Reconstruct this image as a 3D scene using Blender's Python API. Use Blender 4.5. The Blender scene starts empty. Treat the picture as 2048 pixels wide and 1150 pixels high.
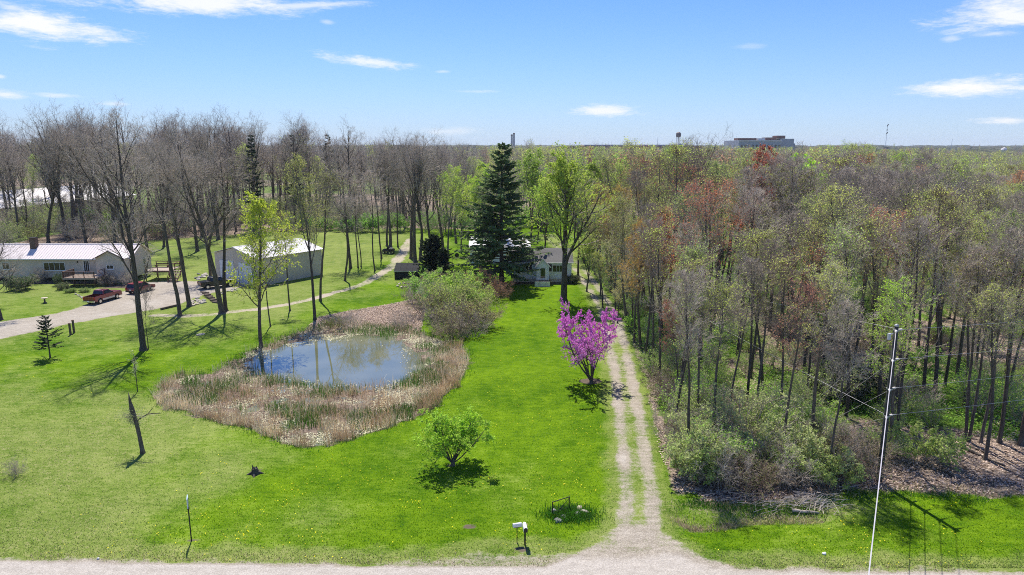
import bpy, math, random
import numpy as np
from mathutils import Vector, Matrix, Euler

random.seed(7)
PI = math.pi
R = math.radians
scene = bpy.context.scene
COL = scene.collection

# ------------------------------------------------------------------ camera
FPX, CAM_H, HORIZON = 1400.0, 22.5, 292.0          # focal length in photo pixels, drone height, horizon row
PITCH = math.atan((575 - HORIZON) / FPX)
cam_data = bpy.data.cameras.new("camera")
cam_data.sensor_width = 36.0
cam_data.lens = 36.0 * FPX / 2048.0
cam_data.clip_start = 0.5
cam_data.clip_end = 20000.0
cam = bpy.data.objects.new("camera", cam_data)
cam.location = (0, 0, CAM_H)
cam.rotation_euler = (PI / 2 - PITCH, 0, 0)
COL.objects.link(cam)
scene.camera = cam

# ------------------------------------------------------------------ light
SUN_AZ, SUN_EL = R(-14.5), R(60.5)                  # azimuth from +Y towards +X
SUN_DIR = Vector((math.sin(SUN_AZ) * math.cos(SUN_EL), math.cos(SUN_AZ) * math.cos(SUN_EL), math.sin(SUN_EL)))
sun_data = bpy.data.lights.new("sun", 'SUN')
sun_data.energy = 4.7
sun_data.angle = R(0.53)
sun_data.color = (1.0, 0.94, 0.84)
sun = bpy.data.objects.new("sun", sun_data)
sun.rotation_euler = SUN_DIR.to_track_quat('Z', 'Y').to_euler()
sun.location = (0, 0, 60)
COL.objects.link(sun)

scene.view_settings.view_transform = 'Standard'
scene.view_settings.look = 'None'
scene.view_settings.exposure = 0.50
scene.view_settings.gamma = 1.0
scene.view_settings.use_curve_mapping = False
scene.cycles.pixel_filter_type = 'BLACKMAN_HARRIS'
scene.cycles.filter_width = 1.0
scene.cycles.use_denoising = False                 # keep the fine twig and grass detail
scene.cycles.max_bounces = 6
scene.cycles.transparent_max_bounces = 8
scene.cycles.diffuse_bounces = 4
scene.cycles.glossy_bounces = 3
scene.cycles.transmission_bounces = 4


class NT:
    """terse node-tree writer"""
    def __init__(s, tree):
        s.t = tree
        tree.nodes.clear()

    def n(s, typ, out=0, props=None, **inp):
        nd = s.t.nodes.new(typ)
        for k, v in (props or {}).items():
            setattr(nd, k, v)
        for k, v in inp.items():
            key = k
            if k[0] == 'i' and k[1:].isdigit():
                key = int(k[1:])
            else:
                key = k.replace('_', ' ')
            sock = nd.inputs[key]
            if isinstance(v, bpy.types.NodeSocket):
                s.t.links.new(v, sock)
            else:
                sock.default_value = v
        return nd if out is None else nd.outputs[out]

    def m(s, op, a, b=0.0, c=None, clamp=False):
        kw = dict(i0=a, i1=b)
        if c is not None:
            kw['i2'] = c
        return s.n('ShaderNodeMath', props={'operation': op, 'use_clamp': clamp}, **kw)

    def mix(s, f, a, b, mode='MIX'):
        def col(v):
            return v if isinstance(v, bpy.types.NodeSocket) else (tuple(v) + (1.0,))[:4]
        return s.n('ShaderNodeMix', 2, {'data_type': 'RGBA', 'blend_type': mode}, i0=f, i6=col(a), i7=col(b))

    def noise(s, vec, scale, detail=4.0, rough=0.55, dist=0.0):
        return s.n('ShaderNodeTexNoise', 0, Vector=vec, Scale=scale, Detail=detail, Roughness=rough, Distortion=dist)

    def step(s, v, lo, hi):
        return s.n('ShaderNodeMapRange', 0, {'interpolation_type': 'SMOOTHSTEP'}, i0=v, i1=lo, i2=hi, i3=0.0, i4=1.0)

    def out(s, surf):
        o = s.t.nodes.new('ShaderNodeOutputMaterial')
        s.t.links.new(surf, o.inputs[0])


# ------------------------------------------------------------------ pixel geometry (photo pixel -> real ground point)
def ray(u, v):
    a = (u - 1024) / FPX
    b = (575 - v) / FPX
    return a, math.cos(PITCH) + b * math.sin(PITCH), -math.sin(PITCH) + b * math.cos(PITCH)


def gp(u, v, z=0.0):
    dx, dy, dz = ray(u, v)
    t = (z - CAM_H) / dz
    return dx * t, dy * t


def z_at(u, v, Y):
    dx, dy, dz = ray(u, v)
    return CAM_H + dz * Y / dy


def x_at(u, v, Y):
    dx, dy, dz = ray(u, v)
    return dx * Y / dy


# ------------------------------------------------------------------ sky
def build_world():
    w = bpy.data.worlds.new("World")
    scene.world = w
    w.use_nodes = True
    k = NT(w.node_tree)
    sky = k.n('ShaderNodeTexSky', None)
    sky.sky_type = 'NISHITA'
    sky.sun_disc = False
    sky.sun_elevation = SUN_EL
    sky.sun_rotation = SUN_AZ
    sky.altitude = 200
    sky.air_density = 1.0
    sky.dust_density = 0.15
    sky.ozone_density = 3.0
    hsv = k.n('ShaderNodeHueSaturation', 0, Hue=0.5, Saturation=1.0, Value=1.0, Fac=1.0, Color=sky.outputs[0])
    d = k.n('ShaderNodeTexCoord', None).outputs['Generated']
    dn = k.n('ShaderNodeVectorMath', 0, {'operation': 'NORMALIZE'}, i0=d)
    sep = k.n('ShaderNodeSeparateXYZ', None, i0=dn)
    az = k.m('ARCTAN2', sep.outputs[0], sep.outputs[1])
    el = k.m('ARCSINE', sep.outputs[2])
    # wispy noise stretched along the horizon
    cv = k.n('ShaderNodeCombineXYZ', 0, i0=k.m('MULTIPLY', az, 7.0), i1=k.m('MULTIPLY', el, 30.0), i2=0.0)
    n1 = k.noise(cv, 1.6, 7.0, 0.6, 0.6)
    n2 = k.noise(cv, 6.0, 5.0, 0.6, 0.3)
    n3 = k.noise(cv, 19.0, 4.0, 0.65, 0.5)
    nz = k.m('ADD', k.m('MULTIPLY', k.m('SUBTRACT', n1, 0.5), 1.9), k.m('MULTIPLY', k.m('SUBTRACT', n2, 0.5), 1.0))
    nz = k.m('ADD', nz, k.m('MULTIPLY', k.m('SUBTRACT', n3, 0.5), 0.55))
    # the clouds of the day, each at its own direction: azimuth, elevation, half sizes, tilt, strength
    clouds = [(400, 6, 250, 22, 0.02, 1.0), (600, 12, 140, 9, 0.06, .7), (75, 52, 170, 27, -0.09, 1.05), (20, 14, 45, 9, 0, .7),
              (742, 124, 100, 10, -0.10, .9), (1208, 221, 72, 10.5, -0.03, .95), (1940, 172, 155, 17, 0.02, 1.1),
              (2010, 24, 130, 32, 0.05, 1.0), (2015, 240, 70, 8.5, 0.0, .95), (8, 189, 52, 8, 0, .8), (0, 153, 14, 5, 0, .6),
              (112, 191, 50, 4.5, -0.02, .55), (228, 207, 36, 6, 0, .5), (910, 262, 60, 8, 0, .42), (1990, 67, 70, 7, 0, .5),
              (1905, 77, 22, 6, 0, .45), (952, 183, 45, 3, 0, .35), (1500, 92, 30, 7, 0, .22), (885, 143, 16, 3, 0, .4),
              (655, 44, 16, 4, 0, .4)]
    tot = None
    for (u, v, hw, hh, tilt, st) in clouds:
        dx, dy, dz = ray(u, v)
        L = math.sqrt(dx * dx + dy * dy + dz * dz)
        a0, e0 = math.atan2(dx, dy), math.asin(dz / L)
        ha = 1.12 * hw / FPX * math.cos(a0) ** 2
        he = 1.3 * hh / FPX * math.cos(a0)
        da = k.m('SUBTRACT', az, a0)
        de = k.m('SUBTRACT', k.m('SUBTRACT', el, e0), k.m('MULTIPLY', da, tilt))
        q = k.m('SQRT', k.m('ADD', k.m('POWER', k.m('DIVIDE', da, ha), 2.0), k.m('POWER', k.m('DIVIDE', de, he), 2.0)))
        b = k.m('ADD', k.m('SUBTRACT', 1.0, q), nz)
        c = k.m('MULTIPLY', k.step(b, -0.05, 0.95), st)
        c = k.m('MULTIPLY', c, k.step(q, 2.2, 1.0))
        tot = c if tot is None else k.m('MAXIMUM', tot, c)
    # scattered thin cloud over the rest of the sky, above and behind the view
    pl = k.n('ShaderNodeCombineXYZ', 0, i0=k.m('DIVIDE', sep.outputs[0], k.m('MAXIMUM', sep.outputs[2], 0.05)),
             i1=k.m('DIVIDE', sep.outputs[1], k.m('MAXIMUM', sep.outputs[2], 0.05)), i2=0.0)
    nb = k.noise(pl, 0.9, 7.0, 0.6, 0.4)
    hi = k.m('MULTIPLY', k.step(nb, 0.54, 0.70), k.step(el, 0.215, 0.30))
    tot = k.m('MAXIMUM', tot, k.m('MULTIPLY', hi, 0.8))
    # pale moist air towards the horizon, the same all round; clear blue above
    hz = k.m('POWER', 2.718, k.m('MULTIPLY', k.m('MAXIMUM', el, 0.0), -11.0))
    base = k.mix(1.0, hsv, (0.31, 0.525, 0.90), 'MULTIPLY')
    base = k.mix(k.m('MULTIPLY', hz, 0.90), base, (3.70, 4.35, 5.25))
    col = k.mix(k.m('MULTIPLY', tot, 0.92, clamp=True), base, (5.8, 5.85, 6.0))
    bg = k.n('ShaderNodeBackground', 0, Color=col, Strength=SKY_STRENGTH)
    o = k.t.nodes.new('ShaderNodeOutputWorld')
    k.t.links.new(bg, o.inputs[0])


SKY_STRENGTH = 0.125
build_world()


# ------------------------------------------------------------------ tags
def tag(o, label=None, cat=None, group=None, kind=None):
    if label:
        o['label'] = label
    if cat:
        o['category'] = cat
    if group:
        o['group'] = group
    if kind:
        o['kind'] = kind
    return o


def thing(name, label, cat, loc=(0, 0, 0), rz=0.0, group=None):
    o = bpy.data.objects.new(name, None)
    o.empty_display_size = 0.3
    COL.objects.link(o)
    o.location = loc
    o.rotation_euler = (0, 0, rz)
    return tag(o, label, cat, group)


# ------------------------------------------------------------------ mesh helpers
def fast_mesh(name, V, Q=None, T=None, mats=(), qm=None, tm=None, smooth=True, attrs=None, qattr=None):
    V = np.asarray(V, np.float32).reshape(-1, 3)
    Q = np.zeros((0, 4), np.int32) if Q is None else np.asarray(Q, np.int32).reshape(-1, 4)
    T = np.zeros((0, 3), np.int32) if T is None else np.asarray(T, np.int32).reshape(-1, 3)
    me = bpy.data.meshes.new(name)
    me.vertices.add(len(V))
    me.vertices.foreach_set('co', V.ravel())
    me.loops.add(Q.size + T.size)
    me.loops.foreach_set('vertex_index', np.concatenate([Q.ravel(), T.ravel()]))
    me.polygons.add(len(Q) + len(T))
    ls = np.concatenate([np.arange(len(Q)) * 4, Q.size + np.arange(len(T)) * 3]).astype(np.int32)
    me.polygons.foreach_set('loop_start', ls)
    mi = np.zeros(len(Q) + len(T), np.int32)
    if qm is not None:
        mi[:len(Q)] = qm
    if tm is not None:
        mi[len(Q):] = tm
    me.polygons.foreach_set('material_index', mi)
    me.polygons.foreach_set('use_smooth', np.full(len(mi), smooth, bool))
    for m in mats:
        me.materials.append(m)
    for an, (dom, typ, arr) in (attrs or {}).items():
        at = me.attributes.new(an, typ, dom)
        arr = np.asarray(arr, np.float32)
        at.data.foreach_set('color' if typ == 'FLOAT_COLOR' else 'value', arr.ravel())
    me.update(calc_edges=True)
    return me


def link(name, me, parent=None, loc=(0, 0, 0)):
    o = bpy.data.objects.new(name, me)
    COL.objects.link(o)
    o.location = loc
    if parent:
        o.parent = parent
    return o


class MB:
    """collects simple solids, then links them as one mesh object"""
    def __init__(s):
        s.v, s.f, s.mi = [], [], []

    def add(s, vs, fs, mi=0):
        b = len(s.v)
        s.v += [tuple(p) for p in vs]
        s.f += [tuple(i + b for i in f) for f in fs]
        s.mi += [mi] * len(fs)
        return s

    def box(s, c, d, rz=0.0, mi=0, top=1.0, rot=None):
        x, y, z = d[0] / 2, d[1] / 2, d[2] / 2
        vs = []
        for sz in (-1, 1):
            k = top if sz > 0 else 1.0
            for sx, sy in ((-1, -1), (1, -1), (1, 1), (-1, 1)):
                vs.append(Vector((sx * x * k, sy * y * k, sz * z)))
        M = rot if rot is not None else Matrix.Rotation(rz, 3, 'Z')
        vs = [M @ p + Vector(c) for p in vs]
        return s.add(vs, [(3, 2, 1, 0), (4, 5, 6, 7), (0, 1, 5, 4), (1, 2, 6, 5), (2, 3, 7, 6), (3, 0, 4, 7)], mi)

    def prism(s, poly, a, b, axis='y', mi=0):
        """extrude a 2-D outline between a and b; axis y: outline is (x,z); x: (y,z); z: (x,y)"""
        n = len(poly)
        def P(p, t):
            return (p[0], t, p[1]) if axis == 'y' else ((t, p[0], p[1]) if axis == 'x' else (p[0], p[1], t))
        vs = [P(p, a) for p in poly] + [P(p, b) for p in poly]
        fs = [tuple(range(n)), tuple(range(2 * n - 1, n - 1, -1))]
        fs += [((i + 1) % n, i, n + i, n + (i + 1) % n) for i in range(n)]
        return s.add(vs, fs, mi)

    def tube(s, pts, r, sides=6, mi=0, cap=True):
        pts = [Vector(p) for p in pts]
        rs = r if isinstance(r, (list, tuple)) else [r] * len(pts)
        vs, fs = [], []
        for i, p in enumerate(pts):
            t = (pts[min(i + 1, len(pts) - 1)] - pts[max(i - 1, 0)]).normalized()
            ref = Vector((1, 0, 0)) if abs(t.z) > 0.8 else Vector((0, 0, 1))
            u = t.cross(ref).normalized()
            w = t.cross(u)
            for k in range(sides):
                a = 2 * PI * k / sides
                vs.append(p + (u * math.cos(a) + w * math.sin(a)) * rs[i])
        for i in range(len(pts) - 1):
            for k in range(sides):
                k2 = (k + 1) % sides
                fs.append((i * sides + k2, i * sides + k, (i + 1) * sides + k, (i + 1) * sides + k2))
        if cap:
            fs.append(tuple(range(sides)))
            fs.append(tuple(range(len(vs) - 1, len(vs) - 1 - sides, -1)))
        return s.add(vs, fs, mi)

    def lathe(s, prof, c=(0, 0, 0), sides=16, mi=0):
        vs, fs = [], []
        for (r, z) in prof:
            for k in range(sides):
                a = 2 * PI * k / sides
                vs.append((c[0] + r * math.cos(a), c[1] + r * math.sin(a), c[2] + z))
        for i in range(len(prof) - 1):
            for k in range(sides):
                k2 = (k + 1) % sides
                fs.append((i * sides + k, i * sides + k2, (i + 1) * sides + k2, (i + 1) * sides + k))
        fs.append(tuple(range(sides - 1, -1, -1)))
        fs.append(tuple(range(len(vs) - sides, len(vs))))
        return s.add(vs, fs, mi)

    def mesh(s, name, mats, smooth=False):
        me = bpy.data.meshes.new(name)
        me.from_pydata(s.v, [], s.f)
        for m in (mats if isinstance(mats, (list, tuple)) else [mats]):
            me.materials.append(m)
        me.polygons.foreach_set('material_index', s.mi)
        if smooth:
            me.polygons.foreach_set('use_smooth', [True] * len(s.f))
        me.update()
        return me

    def build(s, name, mats, parent=None, loc=(0, 0, 0), rz=0.0, smooth=False):
        o = link(name, s.mesh(name, mats, smooth), parent, loc)
        o.rotation_euler = (0, 0, rz)
        return o


# ------------------------------------------------------------------ numpy noise
def vnoise(x, y, seed=0):
    x = np.asarray(x, float); y = np.asarray(y, float)
    xi, yi = np.floor(x).astype(np.int64), np.floor(y).astype(np.int64)
    fx, fy = x - xi, y - yi
    fx, fy = fx * fx * (3 - 2 * fx), fy * fy * (3 - 2 * fy)
    def h(a, b):
        n = (a * 374761393 + b * 668265263 + seed * 974634777) & 0xFFFFFFFF
        n = ((n ^ (n >> 13)) * 1274126177) & 0xFFFFFFFF
        return ((n ^ (n >> 16)) & 0xFFFF) / 65535.0
    return (h(xi, yi) * (1 - fx) + h(xi + 1, yi) * fx) * (1 - fy) + (h(xi, yi + 1) * (1 - fx) + h(xi + 1, yi + 1) * fx) * fy


def fbm(x, y, s=1.0, seed=0, o=4):
    t, a, w = 0.0, 0.5, 0.0
    for i in range(o):
        t = t + a * vnoise(x * s + 17.3 * i, y * s - 9.1 * i, seed + i)
        w += a; a *= 0.55; s *= 2.03
    return t / w


def sstep(v, lo, hi):
    t = np.clip((v - lo) / (hi - lo), 0, 1)
    return t * t * (3 - 2 * t)


def poly_sd(x, y, poly):
    """signed distance to a polygon, negative inside"""
    x = np.asarray(x, float); y = np.asarray(y, float)
    d = np.full(x.shape, 1e9); ins = np.zeros(x.shape, bool)
    n = len(poly)
    for i in range(n):
        ax, ay = poly[i]; bx, by = poly[(i + 1) % n]
        ex, ey = bx - ax, by - ay
        t = np.clip(((x - ax) * ex + (y - ay) * ey) / (ex * ex + ey * ey + 1e-9), 0, 1)
        d = np.minimum(d, np.hypot(x - ax - t * ex, y - ay - t * ey))
        c = ((ay > y) != (by > y)) & (x < (bx - ax) * (y - ay) / (by - ay + 1e-12) + ax)
        ins ^= c
    return np.where(ins, -d, d)


def line_d(x, y, pts):
    x = np.asarray(x, float); y = np.asarray(y, float)
    d = np.full(x.shape, 1e9)
    for (ax, ay), (bx, by) in zip(pts[:-1], pts[1:]):
        ex, ey = bx - ax, by - ay
        t = np.clip(((x - ax) * ex + (y - ay) * ey) / (ex * ex + ey * ey + 1e-9), 0, 1)
        d = np.minimum(d, np.hypot(x - ax - t * ex, y - ay - t * ey))
    return d

# ------------------------------------------------------------------ materials
def new_mat(name):
    m = bpy.data.materials.new(name)
    m.use_nodes = True
    return m, NT(m.node_tree)


def plain(name, col, rough=0.7, metal=0.0, var=0.25, scale=3.0, bump=0.0, coat=0.0, stretch=None):
    """a solid paint / wood / metal with mottled wear"""
    m, k = new_mat(name)
    vec = k.n('ShaderNodeTexCoord', None).outputs['Object']
    if stretch:
        vec = k.n('ShaderNodeMapping', 0, i0=vec, i3=stretch)
    n1 = k.noise(vec, scale, 6.0, 0.6)
    n2 = k.noise(vec, scale * 7.3, 3.0, 0.6)
    f = k.m('ADD', k.m('MULTIPLY', n1, 0.65), k.m('MULTIPLY', n2, 0.35))
    f = k.step(f, 0.3, 0.7)
    c = k.mix(f, tuple(x * (1 - var) for x in col), tuple(min(1, x * (1 + var)) for x in col))
    kw = dict(Base_Color=c, Roughness=k.m('ADD', rough - 0.08, k.m('MULTIPLY', f, 0.16), clamp=True), Metallic=metal)
    if coat:
        kw['Coat_Weight'] = coat
        kw['Coat_Roughness'] = 0.06
    if bump:
        kw['Normal'] = k.n('ShaderNodeBump', 0, Strength=bump, Distance=0.02, Height=f)
    k.out(k.n('ShaderNodeBsdfPrincipled', 0, **kw))
    return m


def bark_mat(name, a, b, sc=1.0):
    m, k = new_mat(name)
    vec = k.n('ShaderNodeTexCoord', None).outputs['Object']
    st = k.n('ShaderNodeMapping', 0, i0=vec, i3=(9 * sc, 9 * sc, 1.6 * sc))
    n1 = k.noise(st, 1.0, 6.0, 0.65, 0.4)
    n2 = k.noise(vec, 0.6 * sc, 4.0, 0.6)
    rnd = k.n('ShaderNodeObjectInfo', None).outputs['Random']
    f = k.m('ADD', k.m('MULTIPLY', k.step(n1, 0.32, 0.68), 0.7), k.m('MULTIPLY', n2, 0.4), clamp=True)
    c = k.mix(f, a, b)
    c = k.n('ShaderNodeHueSaturation', 0, Hue=0.5, Saturation=1.0, Value=k.m('ADD', 0.75, k.m('MULTIPLY', rnd, 0.5)), Fac=1.0, Color=c)
    bmp = k.n('ShaderNodeBump', 0, Strength=0.7, Distance=0.03, Height=n1)
    k.out(k.n('ShaderNodeBsdfPrincipled', 0, Base_Color=c, Roughness=0.9, Normal=bmp, Specular_IOR_Level=0.2))
    return m


def leaf_mat(name, tint=None, trans=0.52, rough=0.55, spread=0.5):
    """thin leaf: colour from the object, lightness from each leaf's own value"""
    m, k = new_mat(name)
    oc = k.n('ShaderNodeObjectInfo', None).outputs['Color'] if tint is None else k.n('ShaderNodeRGB', 0)
    if tint is not None:
        oc.default_value = tuple(tint) + (1,)
    lv = k.n('ShaderNodeAttribute', None, {'attribute_name': 'lv'}).outputs['Fac']
    rnd = k.n('ShaderNodeObjectInfo', None).outputs['Random']
    pos = k.n('ShaderNodeTexCoord', None).outputs['Object']
    cl = k.noise(pos, 0.55, 3.0, 0.6)
    hue = k.m('ADD', 0.485, k.m('ADD', k.m('MULTIPLY', lv, 0.02), k.m('MULTIPLY', rnd, 0.012)))
    val = k.m('ADD', 1.0 - spread * 0.75, k.m('ADD', k.m('MULTIPLY', lv, spread), k.m('MULTIPLY', cl, spread)))
    c = k.n('ShaderNodeHueSaturation', 0, Hue=hue, Saturation=k.m('ADD', 0.85, k.m('MULTIPLY', cl, 0.3)), Value=val, Fac=1.0, Color=oc)
    d = k.n('ShaderNodeBsdfPrincipled', 0, Base_Color=c, Roughness=rough, Specular_IOR_Level=0.12)
    t = k.n('ShaderNodeBsdfTranslucent', 0, Color=c)
    k.out(k.n('ShaderNodeMixShader', 0, i0=trans, i1=d, i2=t))
    return m


M = {}
M['bark'] = bark_mat('bark_grey_brown', (0.045, 0.036, 0.030), (0.155, 0.130, 0.110))
M['bark_pale'] = bark_mat('bark_pale', (0.085, 0.072, 0.06), (0.27, 0.235, 0.20))
M['twig'] = bark_mat('twig_grey', (0.28, 0.235, 0.19), (0.56, 0.485, 0.41), 0.4)
M['twig_red'] = bark_mat('twig_red_brown', (0.20, 0.13, 0.11), (0.38, 0.27, 0.23), 0.4)
M['leaf'] = leaf_mat('spring_leaf')
M['needle'] = leaf_mat('conifer_needle', None, 0.32, 0.6, 0.8)
M['blossom'] = leaf_mat('redbud_blossom', None, 0.3, 0.6, 0.4)
M['blade'] = leaf_mat('grass_blade', None, 0.35, 0.6, 0.95)
M['stalk'] = leaf_mat('dry_reed', None, 0.25, 0.8, 1.1)


def ground_material():
    m, k = new_mat('ground')
    pos = k.n('ShaderNodeNewGeometry', None).outputs['Position']
    nA = k.noise(pos, 0.07, 4.0, 0.6)
    nB = k.noise(pos, 0.55, 5.0, 0.65)
    nC = k.noise(pos, 2.6, 5.0, 0.7)
    nD = k.noise(pos, 9.0, 4.0, 0.75)
    st = k.n('ShaderNodeMapping', 0, i0=pos, i3=(1.0, 3.2, 1.0))
    nS = k.noise(st, 0.8, 4.0, 0.6)
    a1 = k.n('ShaderNodeAttribute', None, {'attribute_name': 'mask_a'})
    a2 = k.n('ShaderNodeAttribute', None, {'attribute_name': 'mask_b'})
    s1 = k.n('ShaderNodeSeparateColor', None, i0=a1.outputs['Color'])
    s2 = k.n('ShaderNodeSeparateColor', None, i0=a2.outputs['Color'])
    gravel, litter, dry = s1.outputs[0], s1.outputs[1], s1.outputs[2]
    mud, sand, green = s2.outputs[0], s2.outputs[1], s2.outputs[2]
    c0 = lambda v, a: k.m('MULTIPLY', k.m('SUBTRACT', v, 0.5), a)
    fine = k.m('ADD', k.m('ADD', c0(nC, 0.7), c0(nD, 1.0)), c0(nS, 0.5))
    # grass: lush and dry kinds
    gf = k.m('ADD', 0.46, k.m('ADD', c0(nB, 1.3), k.m('ADD', c0(nD, 2.1), k.m('ADD', c0(nS, 1.0), k.m('ADD', c0(nC, .8), c0(nA, 1.5))))), clamp=True)
    lush = k.mix(gf, (0.042, 0.112, 0.003), (0.172, 0.285, 0.008))
    dryc = k.mix(gf, (0.105, 0.168, 0.022), (0.258, 0.305, 0.082))
    df = k.step(k.m('ADD', dry, k.m('ADD', c0(nB, 0.55), fine)), 0.15, 0.95)
    grass = k.mix(df, lush, dryc)
    straw = k.step(k.m('ADD', k.m('MULTIPLY', dry, 0.35), k.m('ADD', c0(nC, .9), c0(nD, 1.1))), 0.34, 0.62)
    grass = k.mix(k.m('MULTIPLY', straw, 0.75), grass, (0.33, 0.30, 0.15))
    # woodland leaf litter and the green of the floor
    vor = k.n('ShaderNodeTexVoronoi', None, Vector=pos, Scale=7.0)
    vs = k.n('ShaderNodeSeparateColor', None, i0=vor.outputs['Color'])
    lf = k.m('ADD', k.m('MULTIPLY', vs.outputs[0], 0.6), k.m('MULTIPLY', nD, 0.4))
    lit = k.mix(k.step(lf, 0.2, 0.8), (0.095, 0.066, 0.050), (0.36, 0.285, 0.225))
    herb = k.mix(gf, (0.045, 0.095, 0.012), (0.150, 0.235, 0.040))
    wood = k.mix(k.step(k.m('ADD', green, k.m('ADD', c0(nB, 1.1), fine)), 0.3, 0.75), lit, herb)
    c = k.mix(k.step(k.m('ADD', litter, k.m('ADD', c0(nB, .5), fine)), 0.32, 0.68), grass, wood)
    # bare earth, sand, gravel
    mudc = k.mix(nC, (0.060, 0.046, 0.034), (0.215, 0.170, 0.130))
    c = k.mix(k.step(k.m('ADD', mud, fine), 0.35, 0.7), c, mudc)
    sandc = k.mix(k.m('ADD', k.m('MULTIPLY', nD, .6), k.m('MULTIPLY', nC, .4)), (0.27, 0.22, 0.16), (0.58, 0.51, 0.41))
    c = k.mix(k.step(k.m('ADD', sand, fine), 0.32, 0.72), c, sandc)
    v2 = k.n('ShaderNodeTexVoronoi', None, Vector=pos, Scale=22.0)
    vg = k.n('ShaderNodeSeparateColor', None, i0=v2.outputs['Color'])
    gq = k.m('ADD', k.m('MULTIPLY', vg.outputs[0], .42), k.m('ADD', k.m('MULTIPLY', nC, .30), k.m('ADD', k.m('MULTIPLY', nB, .2), c0(nS, .55))))
    grv = k.mix(k.step(gq, 0.2, 0.8), (0.36, 0.325, 0.28), (0.54, 0.495, 0.435))
    grv = k.mix(k.step(gravel, 0.70, 1.0), k.mix(k.step(gq, 0.2, 0.8), (0.25, 0.215, 0.17), (0.47, 0.42, 0.345)), grv)
    gm = k.step(k.m('ADD', gravel, k.m('MULTIPLY', fine, 0.75)), 0.34, 0.70)
    c = k.mix(gm, c, grv)
    hgt = k.m('ADD', k.m('MULTIPLY', nD, 0.7), k.m('MULTIPLY', nC, 0.5))
    bmp = k.n('ShaderNodeBump', 0, Strength=0.8, Distance=0.10, Height=hgt)
    k.out(k.n('ShaderNodeBsdfPrincipled', 0, Base_Color=c, Roughness=0.95, Normal=bmp, Specular_IOR_Level=0.04))
    return m


M['ground'] = ground_material()


def far_ground_material():
    m, k = new_mat('far_ground')
    pos = k.n('ShaderNodeNewGeometry', None).outputs['Position']
    st = k.n('ShaderNodeMapping', 0, i0=pos, i3=(0.5, 1.0, 1.0))
    n1 = k.noise(st, 0.006, 3.0, 0.5)
    n2 = k.noise(pos, 0.12, 5.0, 0.65)
    n3 = k.noise(pos, 1.3, 4.0, 0.7)
    f = k.m('ADD', k.m('MULTIPLY', n2, 0.5), k.m('MULTIPLY', n3, 0.5))
    g = k.mix(k.step(f, .3, .7), (0.075, 0.125, 0.022), (0.17, 0.22, 0.06))
    b = k.mix(k.step(f, .3, .7), (0.17, 0.13, 0.10), (0.33, 0.26, 0.20))
    c = k.mix(k.step(n1, 0.46, 0.54), g, b)
    k.out(k.n('ShaderNodeBsdfPrincipled', 0, Base_Color=c, Roughness=0.95, Specular_IOR_Level=0.1))
    return m


# ------------------------------------------------------------------ the lie of the land
ROAD_EDGE = lambda x: 34.42 - 0.0215 * x
DRIVE = [(6.6, 30.0), (7.0, 35.0), (7.3, 37.1), (8.3, 41.8), (9.2, 49.4), (10.4, 60.0), (11.3, 68.6), (13.1, 89.7), (13.3, 105.5), (12.7, 125.0), (11.5, 150.0), (9.0, 180.0)]
DX = np.array([p[0] for p in DRIVE]); DY = np.array([p[1] for p in DRIVE])
drive_x = lambda y: np.interp(y, DY, DX)
POND = [gp(*p) for p in [(314, 790), (328, 765), (352, 748), (420, 742), (452, 726), (500, 703), (545, 683), (600, 660), (640, 648), (700, 642),
        (740, 650), (800, 648), (835, 662), (880, 676), (925, 690), (940, 712), (934, 738), (900, 778), (878, 806), (836, 832), (760, 856),
        (690, 880), (622, 892), (570, 886), (530, 872), (500, 858), (455, 846), (390, 828), (340, 812)]]
OPEN_WATER = [gp(*p) for p in [(505, 722), (530, 702), (580, 684), (640, 674), (720, 667), (770, 670), (806, 684), (836, 706), (842, 730), (826, 752),
        (790, 766), (720, 776), (650, 773), (590, 764), (540, 750), (515, 738)]]
BANK = [gp(*p) for p in [(600, 668), (640, 634), (700, 622), (760, 612), (830, 598), (850, 615), (840, 660), (760, 660), (690, 656)]]
PARKING = [gp(*p) for p in [(-60, 690), (0, 677), (68, 664), (120, 652), (200, 637), (262, 627), (322, 617), (355, 612), (382, 600), (410, 590), (457, 580), (490, 574),
        (500, 567), (478, 562), (435, 558), (390, 562), (360, 562), (297, 564), (262, 576), (232, 588), (190, 602), (160, 614), (110, 627), (62, 634), (0, 643), (-60, 652)]]
PATH = [gp(*p) for p in [(312, 630), (370, 632), (425, 629), (510, 619), (587, 607), (642, 595), (687, 582), (732, 566), (762, 547), (787, 528), (805, 508), (813, 492), (822, 478)]]
WOOD_R = [(12.6, 41.5), (17, 42.0), (22, 43.5), (30, 43.0), (40, 42.0), (70, 41.0), (190, 41.0), (330, 420), (40, 420), (22, 300), (20, 200), (15.5, 150), (15.6, 105), (15.2, 90), (13.7, 68), (12.6, 55), (11.9, 47)]
WOOD_L = [(-190, 150), (-125, 160), (-95, 166), (-75, 178), (-55, 192), (-30, 196), (-12, 192), (-8, 330), (-190, 330)]


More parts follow.
